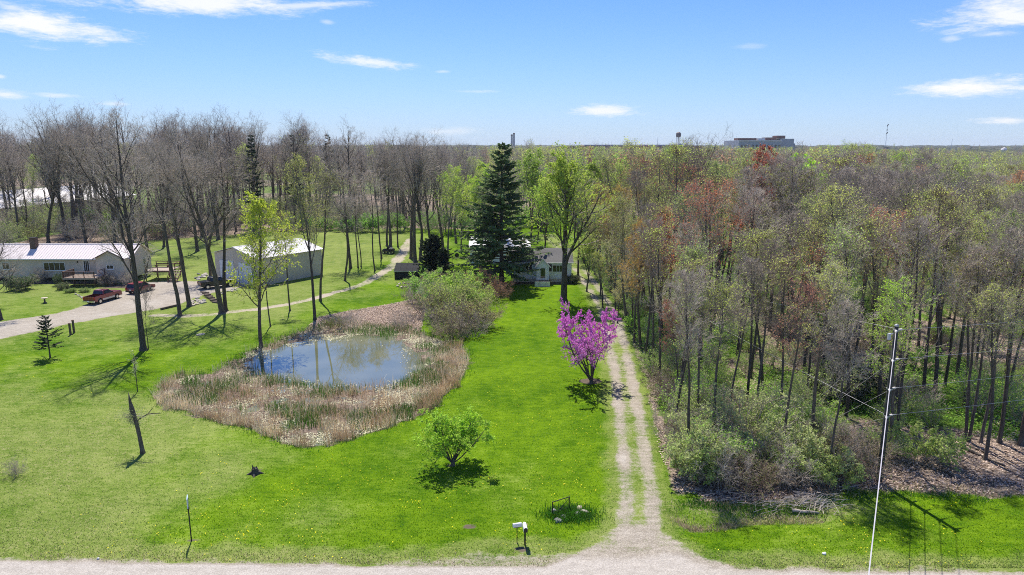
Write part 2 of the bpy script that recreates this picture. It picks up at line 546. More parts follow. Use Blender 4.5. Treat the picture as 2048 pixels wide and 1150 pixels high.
def gz(x, y):
    """ground height"""
    x = np.asarray(x, float); y = np.asarray(y, float)
    z = (fbm(x, y, 0.06, 3, 3) - 0.5) * 0.7 * sstep(y, 38, 60)
    edge = np.minimum.reduce([(x + 118) / 20, (98 - x) / 20, (y - 20) / 6, (232 - y) / 30])
    z = z * np.clip(edge, 0, 1)
    for bx, by, r in FLAT:
        z = z * sstep(np.hypot(x - bx, y - by), r, r + 8)
    z = z * sstep(np.abs(x - drive_x(y)), 1.5, 6)
    p = poly_sd(x, y, POND)
    z = z * sstep(p, 0.5, 8)
    w = poly_sd(x, y, OPEN_WATER)
    z = np.where(p < 1.2, np.minimum(z, -0.22 * sstep(-p, -1.2, 0.8)), z)
    z = z - 0.75 * sstep(-w, -0.5, 2.2)
    # shallow ditch along the wood edge on the right of the driveway
    dit = line_d(x, y, DITCH)
    z = z - 0.32 * sstep(-dit, -1.1, 0.0)
    return z


FLAT = [(-78, 121, 16), (-62, 118, 12), (-43, 118, 12), (5, 117, 11), (-20, 119, 4), (-2, 138, 10), (-66, 92, 8), (-55, 103, 12)]
DITCH = [gp(*p) for p in [(1352, 1030), (1385, 1052), (1425, 1052), (1480, 1040), (1560, 1036), (1640, 1036)]]


def masks(x, y):
    n = fbm(x, y, 0.25, 11, 4)
    n2 = fbm(x, y, 0.9, 29, 3)
    wob = (n2 - 0.5) * 1.0
    re = ROAD_EDGE(x) - y                                     # >0 on the road
    road = sstep(re + wob * 0.25, -0.15, 0.25)
    u = x - drive_x(y)
    flare = 1.15 + np.clip(40.5 - y, 0, 9) ** 2 * 0.115
    trk = np.minimum(np.abs(u + 0.80), np.abs(u - 0.82))
    dens = 0.66 + (n - .5) * .75
    g_drive = sstep(1.22 - trk + wob * 0.6, 0.0, 1.1) * dens
    g_drive = np.maximum(g_drive, sstep(1.35 - np.abs(u) + wob * .7, -.3, .5) * (0.40 + (n - .5) * .5))
    full = sstep(flare - np.abs(u) + wob * 0.9, -0.35, 0.6) * sstep(41.5 - y + wob * 2, 0, 3.0)
    on = (y < 182) & (y > 28)
    g_drive = np.where(on, np.maximum(g_drive, full * (0.55 + 1.0 * (n - .5) + .45 * sstep(36.5 - y, 0, 2.5))), 0) * np.where(y > 125, 0.75, 1.0)
    shoulder_w = 0.5 + 1.25 * sstep(x, -9, 0) * sstep(16 - x, 0, 8)
    shoulder = sstep(shoulder_w + re + wob * 1.1, -0.4, 0.7) * (0.42 + 0.35 * n)
    pk = sstep(-poly_sd(x, y, PARKING) + wob * 0.7, -0.35, 0.45)
    gravel = np.maximum.reduce([road, g_drive, shoulder, pk * (0.80 + .25 * (n - .5))])
    # sandy path across the left-hand lawn
    pd = line_d(x, y, PATH)
    pw = 0.95 + 0.35 * sstep(y, 110, 140)
    sand = sstep(pw - pd + wob * 0.9, -0.5, 0.5) * (0.66 + 0.4 * (n - .5))
    sand = np.maximum(sand, sstep(1.9 - np.hypot((x + 14.6), (y - 112.6)) , 0, .8) * .3)
    # woodland floor
    wr = poly_sd(x, y, WOOD_R); wl = poly_sd(x, y, WOOD_L)
    lit = np.maximum(sstep(-wr + wob * 2.0, -1.6, 0.6), sstep(-wl + wob * 4, -4, 2) * 0.85)
    strip = sstep(u, 1.7, 2.6) * sstep(wr, -0.5, 0.6) * sstep(y, 41, 44) * sstep(140 - y, 0, 20) * (u < 5)
    lit = np.maximum(lit, strip * (0.80 + .6 * (n - .4)))
    lit = np.maximum(lit, sstep(-poly_sd(x, y, BANK), -0.8, 0.5) * 0.9)
    lit = np.maximum(lit, sstep(n2 + (n - .5) * .8, .52, .72) * sstep(y, 112, 140) * sstep(-x, 24, 34) * .55)
    pond = poly_sd(x, y, POND) + (fbm(x, y, .8, 5, 3) - .5) * 2.2
    lit = np.maximum(lit, sstep(-pond, -0.5, 0.5) * 0.8)
    lit = np.maximum(lit, sstep(5.5 - np.hypot((x - 16.5) / 1.7, (y - 41.0) / 0.45), 0, 3) * 0.45)
    lit = np.maximum(lit, np.exp(-((x + 92) / 26) ** 2 - ((y - 152) / 16) ** 2) * 0.95 * (n > 0.35))
    # green growth on the wood floor: strong at the wood edge and in drifts
    gr = 0.15 + 0.75 * sstep(fbm(x, y, 0.085, 41, 3), 0.40, 0.62) * sstep(wr, 4, -1)
    gr = gr + 0.45 * sstep(y, 90, 140)
    gr = gr - 0.65 * sstep(-np.hypot((x - 33) / 1.5, (y - 45)), -9, -5)
    gr = gr * (1 - 0.85 * np.clip(strip, 0, 1)) * np.where(wl < 3, 0.32, 1.0)
    gr = gr * np.where(pond < 0.5, 0.25, 1)
    gr = gr * np.where(poly_sd(x, y, BANK) < 0.5, 0.1, 1)
    # dry grass
    big = fbm(x, y, 0.055, 57, 3)
    dry = 0.12 + (big - 0.5) * 0.95 + (n - .5) * .75
    dry = dry + 0.62 * sstep(-x, 15.0, 27.0) * sstep(64 - y + (n - .5) * 14, -6, 6)
    dry = dry + 0.50 * sstep(-x, 24, 36) * sstep(y, 66, 84)
    dry = dry + 0.55 * sstep(y, 84, 112) * sstep(-x, 12, 22)
    dry = dry - 0.25 * np.exp(-((x + 70) / 12) ** 2 - ((y - 100) / 8) ** 2)
    dry = dry + 0.85 * sstep(2.6 - np.abs(u) + wob, -0.5, 1.2) * on * sstep(y, 34, 38)
    dry = dry + 0.75 * sstep(shoulder_w + 1.0 + re + wob * 1.5, -0.8, 0.6)
    dry = dry + 0.5 * sstep(5 - np.hypot((x - 17) / 2.0, (y - 40.6) / .6), 0, 4)
    dry = np.clip(dry, 0, 1)
    # bare earth
    mud = sstep(0.5 - line_d(x, y, DITCH) + wob * 1.1, -0.4, 0.6) * (0.5 + 1.2 * (n - .5))
    for bx, by, r in [(-18.1, 45.8, 0.55), (-18.6, 37.0, 0.42), (0.55, 36.1, 0.5), (-4.4, 46.9, 0.5), (-2.6, 38.5, 0.5), (7.7, 65.2, 1.3)]:
        mud = np.maximum(mud, sstep(r - np.hypot(x - bx, (y - by) * 1.4) + wob * 0.3, -0.25, 0.3) * 0.8)
    mud = np.maximum(mud, sstep(-pond + wob * .6, -0.9, -0.1) * 0.5)
    for bx, by, hw, hh in [(-77, 115.4, 9, 1.6), (-62, 112.5, 5, 2.0), (5, 115.0, 6, 1.3)]:
        mud = np.maximum(mud, sstep(1 - np.maximum(np.abs(x - bx) / hw, np.abs(y - by) / hh) + wob * .2, 0, .25) * 0.85)
    return gravel, lit, dry, mud, sand, gr


def build_ground():
    xs = np.concatenate([np.arange(-118, -70, 1.0), np.arange(-70, -46, 0.6), np.arange(-46, 4, 0.42), np.arange(4, 16, 0.24), np.arange(16, 30, 0.42), np.arange(30, 50, 0.7), np.arange(50, 98.01, 1.5)])
    xs[-1] = 98.0
    ys = [20.0]
    while ys[-1] < 232:
        y = ys[-1]
        ys.append(y + (0.8 if y < 32 else 0.28 if y < 44 else 0.40 if y < 95 else 0.6 if y < 135 else 1.3))
    ys[-1] = 232.0
    ys = np.array(ys)
    X, Y = np.meshgrid(xs, ys)
    Z = gz(X, Y)
    g, l, d, mu, sa, gr = masks(X, Y)
    # small tussocks in the rough places
    Z = Z + (fbm(X, Y, 1.1, 77, 2) - 0.5) * 0.16 * sstep(l, 0.3, 0.8) * (poly_sd(X, Y, OPEN_WATER) > 0)
    V = np.stack([X, Y, Z], -1).reshape(-1, 3)
    ma = np.stack([g, l, d, np.ones_like(g)], -1).reshape(-1, 4)
    mb = np.stack([mu, sa, gr, np.ones_like(g)], -1).reshape(-1, 4)
    ny, nx = X.shape
    idx = np.arange(nx * ny).reshape(ny, nx)
    Q = np.stack([idx[:-1, :-1], idx[:-1, 1:], idx[1:, 1:], idx[1:, :-1]], -1).reshape(-1, 4)
    cx = (X[:-1, :-1] + X[1:, 1:]).ravel() / 2; cy = (Y[:-1, :-1] + Y[1:, 1:]).ravel() / 2
    cls = np.zeros(len(Q), int)                                # 0 lawn
    wr = poly_sd(cx, cy, WOOD_R); wl = poly_sd(cx, cy, WOOD_L)
    cls[(wr < 0) | (wl < 0)] = 1
    u = cx - np.interp(cy, DY, DX)
    half = 1.75 + np.clip(40.5 - cy, 0, 9) ** 2 * 0.115
    cls[(np.abs(u) < half) & (cy < 150) & (cy < 182)] = 2
    cls[line_d(cx, cy, PATH) < 1.1] = 3
    cls[poly_sd(cx, cy, PARKING) < 0] = 4
    cls[poly_sd(cx, cy, POND) < 0] = 5
    cls[(cy < ROAD_EDGE(cx)) & (cy > ROAD_EDGE(cx) - 6.8)] = 6
    for ci, nm in enumerate(['lawn', 'forest_floor', 'dirt_driveway', 'dirt_path', 'gravel_parking', 'pond_bed', 'road']):
        q = Q[cls == ci]
        used, inv = np.unique(q, return_inverse=True)
        me = fast_mesh(nm, V[used], inv.reshape(-1, 4), mats=[M['ground']],
                       attrs={'mask_a': ('POINT', 'FLOAT_COLOR', ma[used]), 'mask_b': ('POINT', 'FLOAT_COLOR', mb[used])})
        tag(link(nm, me), kind='structure')
    # countryside out to the horizon, one sheet with a hole for the near ground
    B = 9000.0
    x0, x1, y0, y1 = -118, 98, 20, 232
    gx = [-B, -2500, -700, -300, x0, x1, 300, 700, 2500, B]
    gy = [-B, -1000, -200, y0, y1, 420, 800, 1600, 4000, B]
    vs = [(a, b, 0.0) for b in gy for a in gx]
    fs = []
    for j in range(len(gy) - 1):
        for i in range(len(gx) - 1):
            if gx[i] == x0 and gy[j] == y0:
                continue
            a = j * len(gx) + i
            fs.append((a, a + 1, a + 1 + len(gx), a + len(gx)))
    me = fast_mesh('countryside', vs, fs, mats=[far_ground_material()], smooth=False)
    tag(link('countryside', me), kind='structure')


build_ground()


def h(x, y):
    return float(gz(np.array([x]), np.array([y]))[0])


# ------------------------------------------------------------------ pond water
def water_mat():
    m, k = new_mat('pond_water')
    pos = k.n('ShaderNodeNewGeometry', None).outputs['Position']
    n1 = k.noise(pos, 0.22, 3.0, 0.5)
    c = k.mix(k.step(n1, 0.35, 0.65), (0.130, 0.142, 0.080), (0.170, 0.178, 0.105))
    rip = k.noise(pos, 1.1, 2.0, 0.5)
    bmp = k.n('ShaderNodeBump', 0, Strength=0.015, Distance=0.05, Height=rip)
    k.out(k.n('ShaderNodeBsdfPrincipled', 0, Base_Color=c, Roughness=0.008, IOR=2.6, Specular_IOR_Level=0.62, Normal=bmp))
    return m


WATER_Z = -0.24
wpts = [(x, y, 0) for x, y in POND]
me = bpy.data.meshes.new('pond_water')
me.from_pydata(wpts, [], [tuple(range(len(wpts)))])
me.materials.append(water_mat())
me.update()
pw = link('pond_water', me, None, (0, 0, WATER_Z))
tag(pw, kind='structure')

# ------------------------------------------------------------------ building materials
def siding_mat(name, col, pitch=0.0):
    return plain(name, col, 0.6, 0.0, 0.10, 1.2)


M['siding_beige'] = plain('beige_siding', (0.60, 0.52, 0.42), 0.8, 0, .10, 1.0)
M['siding_grey'] = plain('pale_steel_siding', (0.64, 0.565, 0.46), 0.7, 0.0, .10, 0.7, stretch=(1, 1, .15))
M['siding_white'] = plain('white_siding', (0.80, 0.82, 0.83), 0.6, 0, .08, 1.0)
M['white'] = plain('white_paint', (0.78, 0.78, 0.76), 0.5, 0, .06, 2.0)
M['roof_metal'] = plain('pale_metal_roof', (0.76, 0.68, 0.65), 0.8, 0.0, .16, 1.6, stretch=(6, .35, 1))
M['roof_white'] = plain('white_metal_roof', (0.76, 0.73, 0.71), 0.75, 0.0, .10, 0.8)
M['shingle'] = plain('grey_shingle', (0.145, 0.140, 0.140), 0.9, 0, .35, 4.0, bump=.4)
M['brick_dark'] = plain('brown_chimney', (0.115, 0.075, 0.055), 0.9, 0, .3, 5.0)
M['deck'] = plain('brown_deck_wood', (0.125, 0.060, 0.036), 0.75, 0, .3, 3.0)
M['deck_floor'] = plain('worn_deck_boards', (0.40, 0.31, 0.25), 0.8, 0, .25, 3.0)
M['tie'] = plain('railroad_tie', (0.115, 0.085, 0.065), 0.9, 0, .4, 3.0)
M['dark'] = plain('dark_crawlspace', (0.020, 0.018, 0.017), 0.9)
M['black'] = plain('black_roofing', (0.016, 0.017, 0.018), 0.95, 0, .4, 1.5)
M['rubber'] = plain('rubber', (0.018, 0.018, 0.018), 0.85)
M['chrome'] = plain('chrome', (0.62, 0.62, 0.62), 0.25, 0.9, .05)
M['steel'] = plain('galvanised_steel', (0.34, 0.36, 0.37), 0.5, 0.6, .15)
M['iron'] = plain('black_iron', (0.020, 0.019, 0.018), 0.6, 0.3)
M['red_paint'] = plain('dark_red_paint', (0.165, 0.009, 0.016), 0.3, 0.25, .08, 1.0, coat=0.8)
M['red_bright'] = plain('red_paint', (0.32, 0.016, 0.020), 0.3, 0.1, .08, 1.0, coat=0.8)
M['silver_paint'] = plain('silver_paint', (0.46, 0.45, 0.43), 0.35, 0.3, .08, 1.0, coat=0.5)
M['black_paint'] = plain('black_paint', (0.006, 0.006, 0.008), 0.35, 0.0, .1, 1.0, coat=0.3)
M['tail'] = plain('tail_light', (0.40, 0.015, 0.012), 0.2)
M['stone'] = plain('field_stone', (0.40, 0.36, 0.31), 0.9, 0, .35, 5.0, bump=.4)
M['stone_grey'] = plain('grey_stone', (0.27, 0.26, 0.26), 0.9, 0, .35, 5.0, bump=.4)
M['stone_pale'] = plain('pale_limestone', (0.52, 0.46, 0.35), 0.9, 0, .2, 5.0, bump=.4)
M['pole'] = plain('creosote_pole', (0.055, 0.058, 0.052), 0.9, 0, .35, 1.5, stretch=(6, 6, .4))
M['wire'] = plain('aluminium_wire', (0.60, 0.57, 0.58), 0.5, 0.2, .05)
M['insulator'] = plain('pale_insulator', (0.62, 0.60, 0.58), 0.35)
M['deadwood'] = plain('dead_wood', (0.36, 0.31, 0.27), 0.9, 0, .35, 3.0)
M['tower_pale'] = plain('pale_blue_grey', (0.50, 0.54, 0.60), .6, 0, .1, .2)
M['sign_back'] = plain('sign_sheet', (0.42, 0.52, 0.66), 0.4, 0.4, .05)


def glass_mat(name, tint=(0.02, 0.025, 0.03)):
    m, k = new_mat(name)
    k.out(k.n('ShaderNodeBsdfPrincipled', 0, Base_Color=tuple(tint) + (1,), Roughness=0.06, IOR=1.5, Specular_IOR_Level=0.6))
    return m


M['glass'] = glass_mat('window_glass')


def window(parent, xc, zc, w, hh, y, cols=2, name='window', facing=-1, t=0.07, rows=1):
    """frame as the part, panes as its sub-parts; set in the wall plane y, facing -y"""
    f = MB()
    b = 0.09
    for sx in (-1, 1):
        f.box((sx * (w / 2 - b / 2), 0, 0), (b, t, hh))
    for sz in (-1, 1):
        f.box((0, 0, sz * (hh / 2 - b / 2)), (w - 2 * b, t, b))
    iw = w - 2 * b
    for c in range(1, cols):
        f.box((-iw / 2 + iw * c / cols, 0, 0), (0.05, t * .8, hh - 2 * b))
    o = f.build(name, M['white'], parent, (xc, y - t / 2 + 0.003, zc))
    f2 = MB().box((0, 0, -hh / 2 - .035), (w + .12, t + .06, .07)).build('sill', M['white'], o)
    for c in range(cols):
        MB().box((-iw / 2 + iw * (c + .5) / cols, .012, 0), (iw / cols - .06, .02, hh - 2 * b)).build('pane', M['glass'], o)
    return o


def lap_wall(parent, x0, x1, z0, z1, y, mat, name='wall', step=0.2, thick=0.14, gable=None):
    """lapped boards on a wall facing -y, each board a wedge; gable gives the peak height over the middle"""
    m = MB()
    zt = gable if gable else z1
    n = max(1, int(round((zt - z0) / step)))
    for i in range(n):
        a, b = z0 + (zt - z0) * i / n, z0 + (zt - z0) * (i + 1) / n
        def half(z):
            if not gable or z <= z1:
                return (x1 - x0) / 2
            return max(0.01, (x1 - x0) / 2 * (gable - z) / (gable - z1))
        c = (x0 + x1) / 2
        ha, hb = half(a), half(b)
        vs = [(c - ha, y - .03, a), (c + ha, y - .03, a), (c + hb, y, b), (c - hb, y, b),
              (c - ha, y + thick, a), (c + ha, y + thick, a), (c + hb, y + thick, b), (c - hb, y + thick, b)]
        m.add(vs, [(0, 1, 2, 3), (5, 4, 7, 6), (4, 5, 1, 0), (1, 5, 6, 2), (4, 0, 3, 7), (3, 2, 6, 7)])
    return m.build(name, mat, parent)


def roof_panel_mesh(w, run, rise, mat, ribs=2, th=0.04):
    """one sheet of ribbed roofing: x across, rises along +y"""
    m = MB()
    m.add([(0, 0, 0), (w, 0, 0), (w, run, rise), (0, run, rise), (0, 0, th), (w, 0, th), (w, run, rise + th), (0, run, rise + th)],
          [(3, 2, 1, 0), (4, 5, 6, 7), (0, 1, 5, 4), (1, 2, 6, 5), (2, 3, 7, 6), (3, 0, 4, 7)])
    for i in range(ribs):
        x = w * (i + .04) / ribs
        m.add([(x, 0, th), (x + .07, 0, th), (x + .07, run, rise + th), (x, run, rise + th), (x + .015, 0, th + .05), (x + .055, 0, th + .05), (x + .055, run, rise + th + .05), (x + .015, run, rise + th + .05)],
              [(4, 5, 6, 7), (0, 1, 5, 4), (1, 2, 6, 5), (2, 3, 7, 6), (3, 0, 4, 7)])
    return m.mesh('roof_panel', mat)


def roof_slope(parent, x0, x1, y0, z0, run, rise, mat, back=False, w=0.92, name='roof_panel'):
    n = max(1, int(round((x1 - x0) / w)))
    w = (x1 - x0) / n
    me = roof_panel_mesh(w - 0.006, run, rise, mat)
    for i in range(n):
        o = link(name, me, parent)
        if not back:
            o.location = (x0 + i * w, y0, z0)
        else:
            o.location = (x0 + (i + 1) * w, y0, z0)
            o.rotation_euler = (0, 0, PI)


# ------------------------------------------------------------------ ranch house
def ranch():
    t = thing('ranch_house', 'long beige ranch house with pale ribbed metal roof and gabled wing', 'house', (0, 0, 0))
    x0, x1, y0, y1 = -89.0, -64.4, 116.8, 123.4
    MB().box(((x0 - 69.2) / 2, (y0 + y1) / 2 + .2, 0.25), (-69.2 - x0 - .5, y1 - y0 - .5, 0.75)).build('foundation', M['dark'], t)
    lap_wall(t, x0, -69.25, 0.62, 3.88, y0, M['siding_beige'])
    MB().box((x0 + .07, (y0 + y1) / 2 + .08, 2.25), (.14, y1 - y0 - .2, 3.26)).build('wall', M['siding_beige'], t)
    MB().box((-77, y1 - .07, 2.25), (24, .14, 3.26)).build('wall', M['siding_beige'], t)
    # main roof
    run, rise = 3.75, 2.05
    roof_slope(t, x0 - .35, -64.1, y0 - .45, 3.86, run, rise, M['roof_metal'])
    roof_slope(t, x0 - .35, -64.1, y0 - .45 + 2 * run, 3.86, run, rise, M['roof_metal'], back=True)
    MB().box(((x0 - 64.4) / 2, y0 - .45 + run, 5.97), (24.9, .3, .07)).build('ridge_cap', M['roof_metal'], t)
    MB().box(((x0 - .35 - 69.3) / 2, y0 - .50, 3.82), (-69.3 - x0 + .35, .12, .16)).build('gutter', M['white'], t)
    MB().prism([(y0, 3.88), (y1, 3.88), ((y0 + y1) / 2, 5.75)], x0 + .02, x0 + .14, 'x').build('gable_wall', M['siding_beige'], t)
    MB().prism([(y0 + .1, 0.62), (y1, 0.62), (y1, 3.88), ((y0 + y1) / 2, 5.75), (y0 + .1, 3.88)], -64.54, -64.4, 'x').build('gable_wall', M['siding_beige'], t)
    # gabled wing
    wy = 114.9
    MB().box((-66.9, wy + 1.2, 0.2), (4.5, 2.0, 0.6)).build('foundation', M['stone_grey'], t)
    lap_wall(t, -69.2, -64.6, 0.62, 4.25, wy, M['siding_beige'], 'wing_wall', gable=5.45)
    MB().box((-64.67, wy + 1.05, 2.4), (.14, 1.75, 3.6)).build('wing_wall', M['siding_beige'], t)
    MB().box((-69.13, wy + 1.05, 2.4), (.14, 1.7, 3.6)).build('wing_wall', M['siding_beige'], t)
    for sx in (-1, 1):
        me = roof_panel_mesh(1.15, 2.62, 1.36, M['roof_metal'])
        for i in range(4):
            o = link('roof_panel', me, t)
            if sx < 0:
                o.location = (-66.9 - 2.6, wy - .3 + (i + 1) * 1.16, 4.16); o.rotation_euler = (0, 0, -PI / 2)
            else:
                o.location = (-66.9 + 2.6, wy - .3 + i * 1.16, 4.16); o.rotation_euler = (0, 0, PI / 2)
    rk = MB()
    for sx in (-1, 1):
        rk.add([(-66.9 + sx * 2.62, wy - .34, 4.02), (-66.9 + sx * 2.62, wy - .34, 4.18), (-66.9, wy - .34, 5.54), (-66.9, wy - .34, 5.38),
                (-66.9 + sx * 2.62, wy - .29, 4.02), (-66.9 + sx * 2.62, wy - .29, 4.18), (-66.9, wy - .29, 5.54), (-66.9, wy - .29, 5.38)],
               [(0, 1, 2, 3), (7, 6, 5, 4), (0, 4, 5, 1), (1, 5, 6, 2), (2, 6, 7, 3), (3, 7, 4, 0)])
    rk.build('fascia', M['brick_dark'], t)
    window(t, -77.4, 2.52, 3.7, 1.4, y0 - .02, 4)
    window(t, -85.6, 2.6, 1.3, 1.2, y0 - .02, 2)
    window(t, -66.9, 2.75, 1.2, .75, wy - .02, 2)
    window(t, -71.95, 2.55, 1.05, 2.0, y0 - .02, 3, name='front_door')
    # two windows of the end wall
    for yy in (117.6, 121.0):
        f = MB().box((0, 0, 0), (.08, .9, 1.2)).build('window', M['white'], t, (-64.37, yy, 2.7))
        MB().box((.035, 0, 0), (.03, .72, 1.0)).build('pane', M['glass'], f)
    ch = MB().box((-82.0, 119.2, 6.1), (.95, .9, 2.0)).build('chimney', M['brick_dark'], t)
    MB().box((-82.0, 119.2, 7.14), (1.1, 1.05, .09)).build('chimney_cap', M['dark'], ch)
    MB().box((-73.4, y0 - .09, 3.3), (.14, .16, .24)).build('porch_lamp', M['iron'], t)

    # front deck stands before the house
    d = thing('front_deck', 'raised brown wooden deck with railing at the ranch front door', 'deck', (-70.3, 113.2, 0))
    W, D, Z = 5.2, 3.3, 1.5
    me = MB().box((0, 0, 0), (W, .135, .04)).mesh('deck_board', M['deck_floor'])
    for i in range(22):
        o = link('deck_board', me, d, (0, -D / 2 + .075 + i * .15, Z))
    fr = MB()
    fr.box((0, -D / 2, Z - .14), (W, .05, .22)).box((-W / 2, 0, Z - .14), (.05, D - .06, .22)).box((W / 2, 0, Z - .14), (.05, D - .06, .22))
    fr.build('rim_joist', M['deck_floor'], d)
    pm = MB().box((0, 0, Z / 2 + .5), (.11, .11, Z + 1.0)).mesh('post', M['deck'])
    for px, py in [(-W / 2 + .06, -D / 2 + .09), (-.9, -D / 2 + .09), (.9, -D / 2 + .09), (W / 2 - .06, -D / 2 + .09), (-W / 2 + .06, 1.4), (W / 2 - .06, 1.4)]:
        link('post', pm, d, (px, py, 0))
    for (cx, cy, sx, sy) in [(0, -D / 2 + .09, W, .14), (-W / 2 + .06, -.05, .14, D - .2), (W / 2 - .06, .5, .14, 2.1)]:
        MB().box((cx, cy, Z + 1.02), (sx, sy, .05)).build('hand_rail', M['deck'], d)
    bm = MB().box((0, 0, Z + .52), (.04, .04, .95)).mesh('baluster', M['deck'])
    for i in range(1, 38):
        link('baluster', bm, d, (-W / 2 + .06 + i * (W - .12) / 38, -D / 2 + .10, 0))
    for i in range(1, 22):
        link('baluster', bm, d, (-W / 2 + .065, -D / 2 + .09 + i * .14, 0))
    st = thing('deck_stairs', 'brown wooden stairs descending from the ranch front deck', 'stairs', (-66.5, 113.0, 0))
    sm = MB().box((0, 0, 0), (.30, 1.15, .05)).mesh('stair_tread', M['deck'])
    for i in range(7):
        link('stair_tread', sm, st, (-.9 + i * .29, 0, 1.35 - i * .2))
    for sy in (-.6, .6):
        MB().tube([(-1.0, sy, 2.45), (1.1, sy, 1.0)], .05, 4).tube([(-1.0, sy, 1.38), (1.1, sy, -.05)], .09, 4).tube([(1.05, sy, -.1), (1.05, sy, 1.02)], .05, 4).build('stringer', M['deck'], st)


ranch()


def rear_deck():
    d = thing('rear_deck', 'brown wooden side deck with bench and railing between ranch house and parking', 'deck', (-60.2, 119.0, 0))
    me = MB().box((0, 0, 0), (4.2, .135, .04)).mesh('deck_board', M['deck_floor'])
    for i in range(26):
        link('deck_board', me, d, (0, -1.9 + i * .15, 1.75))
    pm = MB().box((0, 0, 1.35), (.12, .12, 2.8)).mesh('post', M['deck'])
    for px, py in [(-2.05, -1.9), (0, -1.9), (2.05, -1.9), (2.05, 0), (2.05, 1.9), (-2.05, 1.9), (0, 1.9)]:
        link('post', pm, d, (px, py, 0))
    for c, s in [((0, 1.9, 2.72), (4.2, .14, .06)), ((0, 1.9, 2.3), (4.1, .05, .22)), ((-.9, -1.9, 2.72), (2.4, .14, .06)), ((2.05, .6, 2.72), (.14, 2.5, .06)), ((0, -1.96, 1.6), (4.25, .05, .24)), ((-.9, -1.9, 2.3), (2.3, .05, .1))]:
        MB().box(c, s).build('hand_rail', M['deck'], d)
    MB().box((-.8, 1.3, 2.15), (2.4, .45, .06)).box((-1.8, 1.3, 1.95), (.08, .4, .38)).box((.2, 1.3, 1.95), (.08, .4, .38)).build('bench', M['deck'], d)
    st = thing('side_stairs', 'brown wooden stairs from the side deck down to the gravel parking', 'stairs', (-57.2, 116.9, 0))
    sm = MB().box((0, 0, 0), (1.25, .30, .05)).mesh('stair_tread', M['deck_floor'])
    for i in range(8):
        link('stair_tread', sm, st, (0, .9 - i * .28, 1.6 - i * .2))
    for sx in (-.68, .68):
        MB().tube([(sx, 1.1, 2.6), (sx, -1.35, 1.0)], .055, 4).tube([(sx, 1.1, 1.65), (sx, -1.35, -.1)], .1, 4).tube([(sx, -1.3, -.1), (sx, -1.3, 1.05)], .06, 4).build('stringer', M['deck'], st)


rear_deck()


# ------------------------------------------------------------------ metal barn
def barn():
    t = thing('metal_barn', 'pale steel barn with white metal roof and overhead doors', 'barn', (-41.4, 112.2, 0), math.atan2(.82, .57))
    L, W, E, P = 13.3, 11.8, 4.6, 5.95
    rb = MB()
    rb.box((L / 2, .06, E / 2), (L, .12, E))
    for i in range(int(L / .3)):
        rb.box((.15 + i * .3, -.012, E / 2), (.05, .03, E - .02))
    rb.build('side_wall', M['siding_grey'], t)
    MB().box((L / 2, W - .06, E / 2), (L, .12, E)).build('side_wall', M['siding_grey'], t)
    for x in (0, L - .12):
        m = MB().prism([(.13, 0), (W - .13, 0), (W - .13, E), (W / 2, P - .05), (.13, E)], x, x + .12, 'x')
        if x == 0:
            for i in range(int((W - .4) / .3)):
                yy = .3 + i * .3
                zt = E + (P - E) * (1 - abs(yy - W / 2) / (W / 2)) - .08
                m.box((-.01, yy, zt / 2), (.03, .05, zt))
        m.build('gable_wall', M['siding_grey'], t)
    run, rise = W / 2 + .35, (P - E) * (W / 2 + .35) / (W / 2)
    z0 = E - (P - E) * .35 / (W / 2) + .04
    roof_slope(t, -.35, L + .35, -.35, z0, run, rise, M['roof_white'], w=.95)
    roof_slope(t, -.35, L + .35, W + .35, z0, run, rise, M['roof_white'], back=True, w=.95)
    MB().box((L / 2, W / 2, P + .09), (L + .7, .34, .06)).build('ridge_cap', M['roof_white'], t)
    for yc, wd in ((3.0, 3.7), (8.4, 3.7)):
        dr = MB().box((-.05, 0, 1.75), (.06, wd + .24, 3.56)).build('overhead_door', M['white'], t, (0, yc, 0))
        pm = MB().box((0, 0, 0), (.04, wd, .66)).mesh('door_panel', M['white'])
        for i in range(5):
            link('door_panel', pm, dr, (-.095, 0, .36 + i * .685))
    wd = MB().box((-.05, 5.72, 1.05), (.07, .95, 2.1)).build('side_door', M['white'], t)
    MB().box((-.1, 5.4, 1.0), (.05, .06, .06)).build('handle', M['steel'], wd)


barn()


